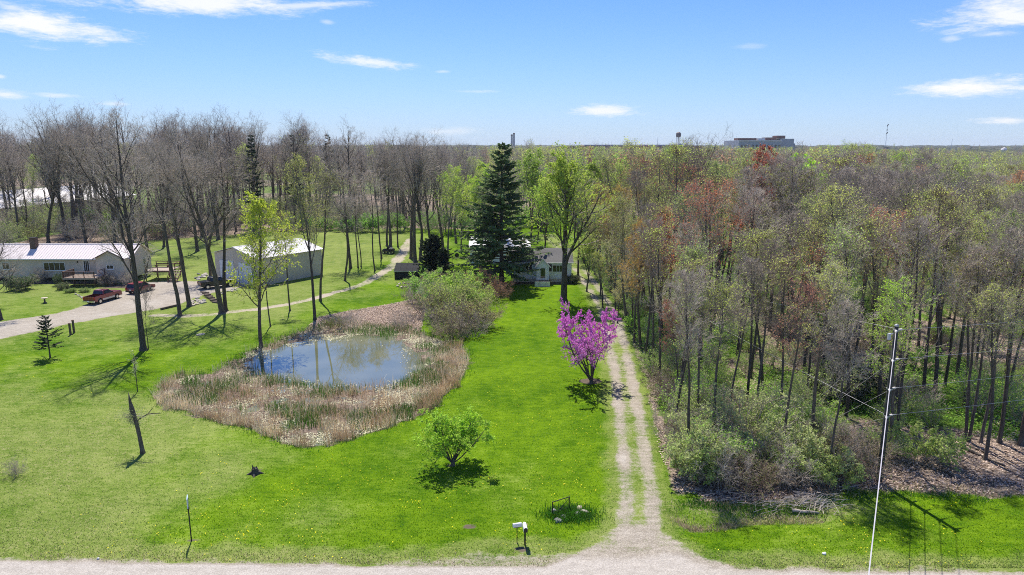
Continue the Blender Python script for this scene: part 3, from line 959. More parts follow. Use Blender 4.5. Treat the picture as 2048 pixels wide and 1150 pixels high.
# ------------------------------------------------------------------ white cottage
def cottage():
    t = thing('white_cottage', 'small white clapboard cottage with grey shingle roof and gabled entry', 'house', (0, 0, 0))
    x0, x1, y0, y1 = .2, 10.0, 115.8, 122.4
    lap_wall(t, x0, x1, .62, 3.45, y0, M['siding_white'], step=.235)
    MB().box(((x0 + x1) / 2, (y0 + y1) / 2, .3), (x1 - x0 - .06, y1 - y0 - .1, .63)).build('foundation', M['siding_grey'], t)
    MB().prism([(y0 + .15, .62), (y1, .62), (y1, 3.45), ((y0 + y1) / 2, 5.15), (y0 + .15, 3.45)], x0, x0 + .14, 'x').build('wall', M['siding_white'], t)
    MB().prism([(y0 + .15, .62), (y1, .62), (y1, 3.45), ((y0 + y1) / 2, 5.15), (y0 + .15, 3.45)], x1 - .14, x1, 'x').build('wall', M['siding_white'], t)
    MB().box(((x0 + x1) / 2, y1 - .07, 2.0), (x1 - x0 - .3, .14, 2.8)).build('wall', M['siding_white'], t)
    # shingle courses: each course a strip lapping the one below
    run, rise = 3.75, 1.93
    n = 16
    for back in (0, 1):
        rf = MB().add([(x0 - .3, 0, 0), (x1 + .3, 0, 0), (x1 + .3, run, rise), (x0 - .3, run, rise), (x0 - .3, 0, -.1), (x1 + .3, 0, -.1), (x1 + .3, run, rise - .1), (x0 - .3, run, rise - .1)],
                      [(0, 1, 2, 3), (7, 6, 5, 4), (0, 4, 5, 1), (1, 5, 6, 2), (2, 6, 7, 3), (3, 7, 4, 0)]).build('roof', M['shingle'], t, (0, y0 - .42, 3.40))
        if back:
            rf.location = (x0 + x1, y0 - .42 + 2 * run, 3.40); rf.rotation_euler = (0, 0, PI)
        cm = MB()
        for i in range(n):
            a, b = i / n, (i + 1.15) / n
            b = min(b, 1.0)
            cm.add([(x0 - .3, run * a, rise * a + .03), (x1 + .3, run * a, rise * a + .03), (x1 + .3, run * b, rise * b + .008), (x0 - .3, run * b, rise * b + .008)], [(0, 1, 2, 3)])
        cm.build('shingle', M['shingle'], rf)
    MB().box(((x0 + x1) / 2, y0 - .46, 3.36), (x1 - x0 + .6, .06, .17)).build('eave_board', M['white'], t)
    # entry
    ey = 114.3
    lap_wall(t, 4.05, 6.15, .62, 2.95, ey, M['siding_white'], 'entry_wall', gable=4.1, step=.235)
    MB().box((4.12, ey + .85, 1.75), (.14, 1.3, 2.4)).build('entry_wall', M['siding_white'], t)
    MB().box((6.08, ey + .85, 1.75), (.14, 1.3, 2.4)).build('entry_wall', M['siding_white'], t)
    er = MB()
    for s in (-1, 1):
        xe, xp = 5.1 + s * 1.32, 5.1
        er.add([(xe, ey - .25, 2.80), (xp, ey - .25, 4.24), (xp, ey + 1.9, 4.24), (xe, ey + 1.9, 2.80), (xe, ey - .25, 2.70), (xp, ey - .25, 4.14), (xp, ey + 1.9, 4.14), (xe, ey + 1.9, 2.70)],
               [(0, 1, 2, 3), (7, 6, 5, 4), (0, 4, 5, 1), (1, 5, 6, 2), (2, 6, 7, 3), (3, 7, 4, 0)])
    er.build('entry_roof', M['shingle'], t)
    eb = MB()
    for s in (-1, 1):
        eb.tube([(5.1 + s * 1.34, ey - .28, 2.74), (5.1, ey - .28, 4.2)], .07, 4)
    eb.build('bargeboard', M['white'], t)
    dr = MB().box((5.1, ey - .03, 1.75), (1.0, .08, 2.15)).build('front_door', M['white'], t)
    MB().box((5.1, ey - .08, 1.85), (.72, .03, 1.6)).build('door_glass', M['glass'], dr)
    window(t, 2.3, 2.45, 1.05, 1.15, y0 - .03, 2)
    window(t, 7.7, 2.35, 1.9, 1.25, y0 - .03, 3)
    sh = MB().box((0, 0, 0), (.42, .05, 1.2)).mesh('shutter', M['dark'])
    for x in (1.5, 3.1, 6.45):
        link('shutter', sh, t, (x, y0 - .06, 2.45))
    # steps before the entry
    s = thing('cottage_steps', 'dark wooden entry steps with rail at the cottage door', 'steps', (5.3, 113.2, 0))
    MB().box((0, .35, .55), (2.0, 1.2, .12)).build('landing', M['deck'], s)
    for i in range(3):
        MB().box((0, -.4 - i * .28, .40 - i * .17), (1.6, .3, .06)).build('stair_tread', M['deck'], s)
    MB().tube([(.95, -.2, .5), (.95, -.2, 1.5)], .03, 5).tube([(.95, .9, .5), (.95, .9, 1.5)], .03, 5).tube([(.95, -.2, 1.5), (.95, .9, 1.5)], .03, 5).build('hand_rail', M['iron'], s)
    MB().box((0, .35, .25), (1.9, 1.1, .48)).build('riser', M['dark'], s)
    p = thing('picket_screen', 'low white wooden screen in front of the cottage steps', 'fence', (4.95, 111.9, 0))
    pk = MB().box((0, 0, .42), (.16, .03, .84)).mesh('picket', M['white'])
    for i in range(13):
        link('picket', pk, p, (-1.15 + i * .192, -.04, .02))
    MB().box((0, 0, .25), (2.45, .04, .09)).box((0, 0, .7), (2.45, .04, .09)).build('rail', M['white'], p)


cottage()

# outbuilding behind the spruce
t = thing('outbuilding', 'white metal-roofed outbuilding half hidden behind the huge spruce', 'building', (-2.4, 138.2, 0))
for ya in (-2.93, 2.93):
    MB().box((0, ya, 1.65), (11.6, .14, 3.3)).build('wall', M['siding_white'], t)
for xa in (-5.8, 5.66):
    MB().prism([(-2.85, 0), (2.85, 0), (2.85, 3.3), (0, 4.75), (-2.85, 3.3)], xa, xa + .14, 'x').build('gable_wall', M['siding_white'], t)
roof_slope(t, -6.05, 6.05, -3.25, 3.16, 3.25, 1.66, M['roof_white'], w=1.0)
roof_slope(t, -6.05, 6.05, 3.25, 3.16, 3.25, 1.66, M['roof_white'], back=True, w=1.0)
MB().box((-4.6, -3.02, 1.1), (1.0, .06, 2.1)).build('door', M['siding_grey'], t)
MB().box((-2.4, -3.03, 1.5), (1.9, .06, 2.6)).build('door', M['deck'], t)

# black lean-to shed
t = thing('black_shed', 'low black lean-to shed beside the dark rounded evergreen', 'shed', (-18.2, 119.6, 0))
MB().box((0, -1.2, .72), (4.0, .1, 1.44)).build('front_wall', M['black'], t)
for xa in (-2.0, 1.9):
    MB().prism([(-1.15, 0), (1.25, 0), (1.25, 2.25), (-1.15, 1.42)], xa, xa + .1, 'x').build('side_wall', M['black'], t)
MB().box((0, 1.3, 1.1), (4.0, .1, 2.2)).build('back_wall', M['black'], t)
me = MB().add([(0, 0, 0), (1.03, 0, 0), (1.03, 2.85, .98), (0, 2.85, .98), (0, 0, .05), (1.03, 0, .05), (1.03, 2.85, 1.03), (0, 2.85, 1.03)],
              [(3, 2, 1, 0), (4, 5, 6, 7), (0, 1, 5, 4), (1, 2, 6, 5), (2, 3, 7, 6), (3, 0, 4, 7)]).mesh('roof_panel', M['black'])
for i in range(4):
    link('roof_panel', me, t, (-2.1 + i * 1.05, -1.4, 1.40))
MB().box((0, -1.42, 1.42), (4.2, .03, .09)).build('eave_strip', M['steel'], t)


# ------------------------------------------------------------------ vehicles, nose towards +y
def hexa(m, lo, hi, mi=0):
    """loft between two rectangles (x0,x1,y0,y1,z)"""
    def r(q):
        return [(q[0], q[2], q[4]), (q[1], q[2], q[4]), (q[1], q[3], q[4]), (q[0], q[3], q[4])]
    return m.add(r(lo) + r(hi), [(3, 2, 1, 0), (4, 5, 6, 7), (0, 1, 5, 4), (1, 2, 6, 5), (2, 3, 7, 6), (3, 0, 4, 7)], mi)


def arch(yc, r, z0, n=7):
    return [(yc + r * math.cos(a), z0 + r * math.sin(a)) for a in [PI * i / n for i in range(n + 1)]]


def wheel_set(t, ys, hw, r):
    tm = MB().tube([(-.13, 0, 0), (-.11, 0, 0), (.11, 0, 0), (.13, 0, 0)], [r * .9, r, r, r * .9], 18).mesh('wheel', M['rubber'], True)
    rm = MB().tube([(-.142, 0, 0), (.142, 0, 0)], [r * .58, r * .58], 12).tube([(-.15, 0, 0), (.15, 0, 0)], [r * .2, r * .2], 8).mesh('rim', M['chrome'])
    for y in ys:
        for s in (-1, 1):
            w = link('wheel', tm, t, (s * hw, y, r))
            link('rim', rm, w)


def bake_bevel(o, w=0.05):
    b = o.modifiers.new('bevel', 'BEVEL'); b.width = w; b.segments = 2; b.limit_method = 'ANGLE'; b.angle_limit = R(40)
    return o


def pickup(label, loc, rz, paint, lower, tonneau=False, crew=False):
    t = thing('pickup_truck', label, 'pickup truck', loc, rz)
    r = .39
    # outline of the side, nose at +2.75
    yr, yf = -1.75, 1.75
    low = [(-2.75, .55)] + [(-2.75, .50)] + arch(yr, .47, .42)[::-1] + arch(yf, .47, .42)[::-1] + [(2.72, .45), (2.80, .62), (2.80, .92), (2.74, 1.10), (1.15, 1.20), (-2.75, 1.20)]
    cab_b = -.95 if not crew else -1.35
    for xa in (-.97, .87):
        bake_bevel(MB().prism(low, xa, xa + .1, 'x').build('side_panel', M[paint], t), .03)
    # hood, nose, bed floor, tailgate
    hood = MB()
    hexa(hood, (-.87, .87, 1.1, 2.78, .55), (-.85, .85, 1.12, 2.70, 1.17))
    bake_bevel(hood.build('hood', M[paint], t), .06)
    core = MB().box((0, (cab_b + 1.1) / 2, .84), (1.74, 1.1 - cab_b, .62))
    core.build('cab_body', M[paint], t)
    bl = cab_b + 2.75
    MB().box((0, (-2.68 + cab_b) / 2, .62), (1.74, bl - .08, .08)).build('bed_floor', M['dark'], t)
    MB().box((0, -2.71, .90), (1.74, .07, .58)).build('tailgate', M[paint], t)
    if tonneau:
        MB().box((0, (-2.7 + cab_b) / 2, 1.215), (1.88, bl - .1, .04)).build('tonneau_cover', M['rubber'], t)
    # two-tone flank
    if lower:
        for s in (-1, 1):
            MB().box((s * .975, 0, .56), (.03, 2.45, .26)).build('rocker_panel', M[lower], t)
    # cab
    cb = MB()
    hexa(cb, (-.93, .93, cab_b, 1.12, 1.19), (-.74, .74, cab_b + .16, .38, 1.80))
    bake_bevel(cb.build('cab', M[paint], t), .05)
    gl = MB()
    gl.add([(-.80, 1.055, 1.265), (.80, 1.055, 1.265), (.68, .45, 1.755), (-.68, .45, 1.755)], [(0, 1, 2, 3)])
    gl.add([(-.72, cab_b + .005, 1.30), (.72, cab_b + .005, 1.30), (.64, cab_b + .145, 1.72), (-.64, cab_b + .145, 1.72)], [(3, 2, 1, 0)])
    gl2 = MB()
    for s in (-1, 1):
        q = [(s * .925, cab_b + .22, 1.27), (s * .925, .92, 1.27), (s * .775, .36, 1.72), (s * .775, cab_b + .26, 1.72)]
        gl2.add(q if s > 0 else q[::-1], [(0, 1, 2, 3)])
    gl.build('windscreen', M['glass'], t); gl2.build('side_window', M['glass'], t)
    for s in (-1, 1):
        MB().box((s * .86, -2.775, .98), (.16, .05, .36)).build('tail_light', M['tail'], t)
        MB().box((s * .72, 2.80, .86), (.34, .05, .18)).build('headlight', M['chrome'], t)
        MB().box((s * 1.05, .78, 1.30), (.16, .09, .14)).build('mirror', M['black_paint'], t)
    MB().box((0, -2.86, .52), (1.86, .16, .18)).build('rear_bumper', M['chrome'], t)
    MB().box((0, 2.86, .52), (1.86, .14, .22)).build('front_bumper', M['chrome'], t)
    MB().box((0, -2.955, .56), (.32, .02, .15)).build('number_plate', M['white'], t)
    MB().box((0, 2.80, .84), (.9, .05, .26)).build('grille', M['dark'], t)
    MB().box((0, 0, .45), (1.5, 4.9, .18)).build('chassis', M['dark'], t)
    wheel_set(t, (yr, yf), .86, r)
    return t


x, y = -60.5, 101.2
pickup('dark red pickup truck with silver lower flank and open bed on the gravel drive', (x, y, h(x, y)), R(-9), 'red_paint', 'silver_paint')
x, y = -47.9, 111.6
pickup('black pickup truck with covered bed parked before the barn', (x, y, h(x, y)), R(-50), 'black_paint', None, tonneau=True, crew=True)


def suv(label, loc, rz):
    t = thing('parked_car', label, 'car', loc, rz)
    low = [(-2.2, .42), (-2.2, .40)] + arch(-1.32, .41, .38)[::-1] + arch(1.35, .41, .38)[::-1] + [(2.15, .38), (2.22, .6), (2.16, .86), (1.1, 1.02), (-2.16, 1.05), (-2.24, .8)]
    bake_bevel(MB().prism(low, -.90, .90, 'x').build('body', M['red_paint'], t), .05)
    cb = MB(); hexa(cb, (-.86, .86, -2.14, 1.05, 1.02), (-.66, .66, -1.85, .25, 1.60))
    bake_bevel(cb.build('cabin', M['glass'], t), .05)
    rf = MB(); hexa(rf, (-.69, .69, -1.95, .32, 1.58), (-.64, .64, -1.85, .22, 1.65))
    bake_bevel(rf.build('roof', M['red_bright'], t), .03)
    pl = MB()
    for s in (-1, 1):
        for yb, yt in ((-2.1, -1.82), (-.55, -.62), (.95, .22)):
            pl.tube([(s * .865, yb, 1.04), (s * .675, yt, 1.6)], .045, 4)
    pl.build('pillar', M['red_paint'], t)
    for s in (-1, 1):
        MB().box((s * .76, -2.225, .93), (.2, .06, .24)).build('tail_light', M['tail'], t)
        MB().box((s * .72, 2.14, .74), (.3, .08, .14)).build('headlight', M['chrome'], t)
        MB().box((s * .98, .72, 1.08), (.15, .09, .12)).build('mirror', M['red_paint'], t)
    MB().box((0, -2.26, .72), (.32, .02, .14)).build('number_plate', M['white'], t)
    MB().box((0, -2.25, .46), (1.7, .1, .18)).build('rear_bumper', M['dark'], t)
    wheel_set(t, (-1.32, 1.35), .80, .34)


x, y = -58.4, 107.9
suv('dark red hatchback car with bright red roof, parked behind the big yard tree', (x, y, h(x, y)), R(-12))

# four-wheeled garden vehicle on the back lawn
x, y = gp(776, 508)
t = thing('utility_cart', 'small dark four-wheeled utility cart with pale load on the back lawn', 'utility vehicle', (x, y + .6, h(x, y + .6)), R(65))
MB().box((0, .1, .62), (1.15, 2.3, .22)).build('chassis', M['black_paint'], t)
hd = MB(); hexa(hd, (-.5, .5, .65, 1.25, .72), (-.42, .42, .7, 1.1, 1.0)); hd.build('hood', M['black_paint'], t)
MB().box((0, -.75, .92), (1.2, 1.0, .36)).build('cargo_box', M['dark'], t)
MB().box((-.1, -.8, 1.18), (.8, .7, .24), .2).box((.25, -.6, 1.3), (.4, .5, .2), .6).build('load', M['stone_pale'], t)
MB().box((0, .15, .92), (1.0, .4, .16)).box((0, -.05, 1.2), (1.0, .1, .42)).build('seat', M['rubber'], t)
MB().tube([(-.5, -.15, .7), (-.48, -.15, 1.75), (.48, -.15, 1.75), (.5, -.15, .7)], .03, 5).tube([(-.5, .75, .9), (-.48, .45, 1.75), (.48, .45, 1.75), (.5, .75, .9)], .03, 5).tube([(-.48, -.15, 1.75), (-.48, .45, 1.75)], .03, 5).tube([(.48, -.15, 1.75), (.48, .45, 1.75)], .03, 5).build('roll_cage', M['iron'], t)
MB().tube([(0, .55, .9), (-.1, .35, 1.2)], .025, 5).build('steering_column', M['iron'], t)
wheel_set(t, (-.8, .85), .56, .31)

# ------------------------------------------------------------------ vegetation: growth
def unit(d):
    return d / np.maximum(np.linalg.norm(d, axis=-1, keepdims=True), 1e-9)


def perp(t, rng):
    r = rng.normal(0, 1, t.shape)
    return unit(r - (r * t).sum(-1, keepdims=True) * t)


def grow(st, d, L, k, wander, trop, rng, droop=0.0):
    """N branches as polylines of k steps"""
    N = len(st)
    P = np.zeros((N, k + 1, 3)); P[:, 0] = st
    d = unit(d)
    for i in range(1, k + 1):
        d = d + rng.normal(0, wander, (N, 3))
        d[:, 2] += trop - droop * (i / k)
        d = unit(d)
        P[:, i] = P[:, i - 1] + d * (L / k)[:, None]
    return P


def radii(r0, k, end, power=1.0):
    t = np.linspace(0, 1, k + 1)[None]
    return r0[:, None] * (1 - (1 - end) * t ** power)


def sprout(P, Rd, L, n, t0, t1, a0, a1, lf, fall, rng, rk=0.6, rmin=0.006, upbias=0.0):
    """n children along each parent: start points, directions, lengths, radii"""
    N, k1, _ = P.shape
    k = k1 - 1
    base = (np.arange(n)[None] + rng.uniform(0.1, 0.9, (N, n))) / n
    t = t0 + (t1 - t0) * base
    s = np.clip(t * k, 0, k - 1e-6)
    i = s.astype(int); f = (s - i)[..., None]
    rows = np.arange(N)[:, None]
    st = P[rows, i] * (1 - f) + P[rows, i + 1] * f
    tan = unit(P[rows, i + 1] - P[rows, i])
    rr = Rd[rows, i] * (1 - f[..., 0]) + Rd[rows, i + 1] * f[..., 0]
    az0 = rng.uniform(0, 2 * PI, (N, 1)) + np.arange(n)[None] * 2.39996 + rng.normal(0, .4, (N, n))
    ref = np.where(np.abs(tan[..., 2:3]) > 0.85, np.array([1.0, 0, 0]), np.array([0, 0, 1.0]))
    u = unit(np.cross(tan, ref)); v = np.cross(tan, u)
    pr = u * np.cos(az0)[..., None] + v * np.sin(az0)[..., None]
    ang = R(1) * rng.uniform(a0, a1, (N, n))
    d = tan * np.cos(ang)[..., None] + pr * np.sin(ang)[..., None]
    d[..., 2] += upbias
    Lc = L[:, None] * lf * (1 - fall * base) * rng.uniform(0.7, 1.25, (N, n))
    rc = np.maximum(rmin, np.minimum(rr * rk, rr * 0.95))
    return st.reshape(-1, 3), unit(d).reshape(-1, 3), Lc.ravel(), rc.ravel()


def tubes(P, Rd, s):
    """tube geometry for N polylines: vertices, quads"""
    N, k1, _ = P.shape
    T = np.zeros_like(P)
    T[:, 1:-1] = P[:, 2:] - P[:, :-2]
    T[:, 0] = P[:, 1] - P[:, 0]; T[:, -1] = P[:, -1] - P[:, -2]
    T = unit(T)
    ref = np.where(np.abs(T[:, :1, 2:3]) > 0.8, np.array([1.0, 0, 0]), np.array([0, 0, 1.0]))
    u = unit(np.cross(T, np.broadcast_to(ref, T.shape))); v = np.cross(T, u)
    a = np.arange(s) * 2 * PI / s
    ring = u[:, :, None] * np.cos(a)[None, None, :, None] + v[:, :, None] * np.sin(a)[None, None, :, None]
    V = P[:, :, None] + ring * Rd[:, :, None, None]
    idx = np.arange(N * k1 * s).reshape(N, k1, s)
    A = idx[:, :-1]; Bq = idx[:, 1:]
    Q = np.stack([np.roll(A, -1, 2), A, Bq, np.roll(Bq, -1, 2)], -1).reshape(-1, 4)
    return V.reshape(-1, 3), Q


def leaves(C, size, rng, flat=0.0, aspect=0.6):
    """one diamond-shaped leaf spray per centre"""
    N = len(C)
    n = unit(rng.normal(0, 1, (N, 3)) + np.array([0, 0, flat]))
    a = perp(n, rng); b = np.cross(n, a)
    sz = size * rng.uniform(0.6, 1.35, (N, 1))
    bend = n * sz * 0.18
    V = np.stack([C - a * sz, C - b * sz * aspect + bend, C + a * sz, C + b * sz * aspect + bend], 1).reshape(-1, 3)
    return V, np.arange(N * 4).reshape(N, 4)


class Acc:
    def __init__(s):
        s.V, s.Q, s.m, s.lv, s.n = [], [], [], [], 0

    def add(s, V, Q, mi, lv=None):
        s.V.append(V); s.Q.append(Q + s.n); s.n += len(V)
        s.m.append(np.full(len(Q), mi, np.int32))
        s.lv.append(np.full(len(Q), .5) if lv is None else lv)

    def arrays(s):
        return np.concatenate(s.V), np.concatenate(s.Q), np.concatenate(s.m), np.concatenate(s.lv)

    def mesh(s, name, mats, smooth=True):
        V, Q, m, lv = s.arrays()
        return fast_mesh(name, V, Q, mats=mats, qm=m, smooth=smooth, attrs={'lv': ('FACE', 'FLOAT', lv)})


def make_tree(seed, H=20.0, **kw):
    V = grow_tree(seed, H, **kw)[1].arrays()[0]
    f = H / np.percentile(V[:, 2], 99.7)
    t, c, mats, bk = grow_tree(seed, H * f, **kw)
    return t.mesh('trunk', [M['bark'], M[bk]]), c.mesh('crown', mats)  # woodland trees: backlit trunk shade put into darker bark colour, limbs paler


def grow_tree(seed, H=20.0, r0=0.26, cb=0.4, style='forest', n1=16, n2=6, n3=6, n4=5, l1=0.26, leaf=0, lsize=0.10,
              twig='twig', bark='bark', lean=0.0, a1=(30, 58), fork=0, wander=0.035, leafmat='leaf', top=0.97, r4=0.010, trop=0.10, bare=False):
    rng = np.random.default_rng(seed)
    trunk, crown = Acc(), Acc()
    k0 = 12
    P0 = grow(np.zeros((1, 3)), np.array([[lean, 0.0, 1.0]]), np.array([H * top]), k0, wander, 0.03, rng)
    t = np.linspace(0, 1, k0 + 1)
    R0 = (r0 * ((1 - t) ** (0.75 if style != 'oak' else 1.0) * 0.93 + 0.07))[None]
    R0[0, 0] *= 1.65; 
    # a short root flare below the first joint
    Pf = np.concatenate([P0[:, :1] - np.array([0, 0, 0.25]), P0[:, :1], P0[:, :1] + (P0[:, 1:2] - P0[:, :1]) * 0.28 , P0[:, 1:]], 1)
    Rf = np.concatenate([R0[:, :1] * 1.25, R0[:, :1] * 0.92, R0[:, 1:2] * 1.06, R0[:, 1:]], 1)
    V, Q = tubes(Pf, Rf, 9)
    trunk.add(V, Q, 0)
    # limbs
    st, d, L, r = sprout(P0, R0, np.array([H]), n1, cb, 0.97, a1[0], a1[1], l1, 0.0, rng, rk=0.42, rmin=0.02, upbias=0.10)
    s = (np.arange(n1) + .5) / n1
    if style == 'forest':
        shape = 0.55 + 0.75 * np.sin(PI * np.clip(s * 0.85 + 0.12, 0, 1)) - 0.45 * s
    elif style == 'oak':
        shape = 1.30 - 0.75 * s
    else:
        shape = 1.15 - 0.8 * s
    L = L * np.maximum(shape, 0.25)
    if style == 'oak':
        r = r * 1.12
        d[:, 2] += 0.15
    if fork:
        f = rng.choice(n1 // 2, fork, replace=False)
        L[f] *= 1.4; r[f] *= 1.5; d[f, 2] += 0.7
    r = np.minimum(r, 0.024 * L + 0.012)
    k1 = 6
    P1 = grow(st, d, L, k1, 0.10, trop, rng); R1 = radii(r, k1, 0.25)
    V, Q = tubes(P1, R1, 5); trunk.add(V, Q, 1)
    st, d, L2, r2 = sprout(P1, R1, L, n2, 0.22, 1.0, 28, 62, 0.52, 0.45, rng, rk=0.62, rmin=0.012, upbias=0.12)
    P2 = grow(st, d, L2, 4, 0.13, trop * 0.9, rng); R2 = radii(r2, 4, 0.35)
    V, Q = tubes(P2, R2, 4); trunk.add(V, Q, 1)
    st, d, L3, r3 = sprout(P2, R2, L2, n3, 0.15, 1.0, 25, 65, 0.58, 0.35, rng, rk=0.7, rmin=0.0095, upbias=0.10)
    L3 = np.maximum(L3, 0.35)
    P3 = grow(st, d, L3, 3, 0.16, 0.07, rng); R3 = radii(r3, 3, 0.55)
    V, Q = tubes(P3, R3, 3); crown.add(V, Q, 0)
    st, d, L4, _ = sprout(P3, R3, L3, n4, 0.1, 1.0, 25, 70, 0.62, 0.2, rng, upbias=0.06)
    L4 = np.maximum(L4, 0.25)
    P4 = grow(st, d, L4, 2 if bare else 1, 0.15, 0.05, rng)
    R4 = radii(np.full(len(L4), r4), P4.shape[1] - 1, 0.45)
    V, Q = tubes(P4, R4, 3); crown.add(V, Q, 0)
    mats = [M[twig]]
    if leaf:
        mats.append(M[leafmat])
        i = rng.integers(0, len(P4), leaf)
        tt = rng.uniform(0.25, 1.1, (leaf, 1))
        C = P4[i, 0] * (1 - tt) + P4[i, -1] * tt + rng.normal(0, 0.05, (leaf, 3))
        V, Q = leaves(C, lsize, rng, 0.3)
        crown.add(V, Q, 1, rng.uniform(0, 1, leaf))
    return trunk, crown, mats, bark


def make_bush(seed, H=2.5, Rr=1.8, stems=14, n2=5, n3=5, n4=4, leaf=2500, lsize=0.07, twig='twig', leafmat='leaf', rs=0.018, spread=0.8):
    rng = np.random.default_rng(seed)
    a = Acc()
    ang = rng.uniform(0, 2 * PI, stems)
    q = np.sqrt(rng.uniform(0, 1, stems))
    st = np.stack([np.cos(ang) * q * Rr * 0.35, np.sin(ang) * q * Rr * 0.35, np.full(stems, -0.1)], -1)
    d = np.stack([np.cos(ang) * q * spread, np.sin(ang) * q * spread, np.ones(stems)], -1)
    L = H * rng.uniform(0.75, 1.15, stems)
    P1 = grow(st, d, L, 5, 0.10, 0.05, rng); R1 = radii(np.full(stems, rs * H / 2.5 + .004), 5, 0.4)
    V, Q = tubes(P1, R1, 4); a.add(V, Q, 0)
    st, d, L2, r2 = sprout(P1, R1, L, n2, 0.2, 1, 25, 65, 0.42, 0.4, rng, rmin=0.008, upbias=.1)
    P2 = grow(st, d, L2, 3, 0.14, 0.05, rng); R2 = radii(r2, 3, 0.5)
    V, Q = tubes(P2, R2, 3); a.add(V, Q, 0)
    st, d, L3, _ = sprout(P2, R2, L2, n3, 0.15, 1, 25, 70, 0.55, 0.3, rng, upbias=.06)
    P3 = grow(st, d, L3, 2, 0.18, 0.04, rng); R3 = radii(np.full(len(L3), 0.007), 2, 0.6)
    V, Q = tubes(P3, R3, 3); a.add(V, Q, 0)
    st, d, L4, _ = sprout(P3, R3, L3, n4, 0.1, 1, 25, 70, 0.6, 0.2, rng)
    P4 = grow(st, d, np.maximum(L4, .15), 1, 0.1, 0.03, rng); R4 = radii(np.full(len(L4), 0.0055), 1, 0.6)
    V, Q = tubes(P4, R4, 3); a.add(V, Q, 0)
    mats = [M[twig]]
    if leaf:
        mats.append(M[leafmat])
        i = rng.integers(0, len(P4), leaf)
        tt = rng.uniform(0, 1.1, (leaf, 1))
        C = P4[i, 0] * (1 - tt) + P4[i, -1] * tt + rng.normal(0, 0.05, (leaf, 3))
        V, Q = leaves(C, lsize, rng, 0.4)
        a.add(V, Q, 1, rng.uniform(0, 1, leaf))
    return a.mesh('branches', mats)


def make_conifer(seed, H=23.0, base=1.9, Rmax=9.6, whorl=0.58, per=8, r0=0.33, sprays=40, ssize=0.50, droop=0.5, ragged=0.40, power=0.80):
    """spruce: whorled drooping boughs hung with needle sprays"""
    rng = np.random.default_rng(seed)
    tr, cr = Acc(), Acc()
    P0 = grow(np.zeros((1, 3)), np.array([[0, 0, 1.0]]), np.array([H]), 10, 0.008, 0.02, rng)
    t = np.linspace(0, 1, 11)
    R0 = (r0 * (1 - t) ** 0.9 + 0.015)[None]; R0[0, 0] *= 1.35
    P0[0, 0, 2] = -0.25
    V, Q = tubes(P0, R0, 9); tr.add(V, Q, 0)
    nw = int((H - base) / whorl)
    z = base + (np.arange(nw) + rng.uniform(-.3, .3, nw)) * whorl
    Z = np.repeat(z, per) + rng.normal(0, .14, nw * per)
    Z = np.clip(Z, base * 0.9, H - 0.2)
    f = np.clip((H - Z) / (H - base), 0, 1)
    side = 1 + 0.22 * np.sin(Z * 0.9) 
    A = rng.uniform(0, 2 * PI, nw * per)
    L = Rmax * f ** power * rng.uniform(1 - ragged, 1.12, nw * per) * (0.85 + 0.2 * np.sin(2.1 * Z + A) + 0.1 * np.sin(3 * A)) + 0.18
    up = 0.50 - 0.55 * f
    st = np.stack([np.interp(Z, P0[0, :, 2], P0[0, :, 0]), np.interp(Z, P0[0, :, 2], P0[0, :, 1]), Z], -1)
    d = np.stack([np.cos(A), np.sin(A), up], -1)
    k = 6
    P1 = grow(st, d, L, k, 0.05, 0.045, rng, droop * 0.16)
    R1 = radii(0.018 + 0.010 * L, k, 0.25)
    V, Q = tubes(P1, R1, 4); cr.add(V, Q, 0)
    n = sprays
    N = len(P1)
    tt = rng.uniform(0.12, 1.0, (N, n)) ** 0.8
    s = np.clip(tt * k, 0, k - 1e-6); i = s.astype(int); fr = (s - i)[..., None]
    rows = np.arange(N)[:, None]
    C = P1[rows, i] * (1 - fr) + P1[rows, i + 1] * fr
    tan = unit(P1[rows, i + 1] - P1[rows, i])
    sd = np.cross(tan, np.array([0, 0, 1.0]))
    sgn = rng.choice([-1, 1], (N, n))[..., None]
    dirn = unit(tan * 0.75 + sd * sgn * rng.uniform(0.3, 1.1, (N, n, 1)) + np.array([0, 0, -1.0]) * rng.uniform(0.0, droop * 1.5, (N, n, 1)))
    ln = ssize * (0.5 + 0.9 * (1 - tt))[..., None] * (0.4 + 0.6 * np.clip(L / Rmax * 1.6, 0, 1))[:, None, None] * rng.uniform(.7, 1.5, (N, n, 1)) * 1.6
    w = unit(np.cross(dirn, rng.normal(0, 1, dirn.shape))) * ln * 0.26
    mid = C + dirn * ln * 0.55
    tip = C + dirn * ln
    Vl = np.stack([C, mid - w, tip, mid + w], 2).reshape(-1, 3)
    cr.add(Vl, np.arange(N * n * 4).reshape(-1, 4), 1, rng.uniform(0, 1, N * n))
    return tr.mesh('trunk', [M['bark']]), cr.mesh('crown', [M['bark'], M['needle']])


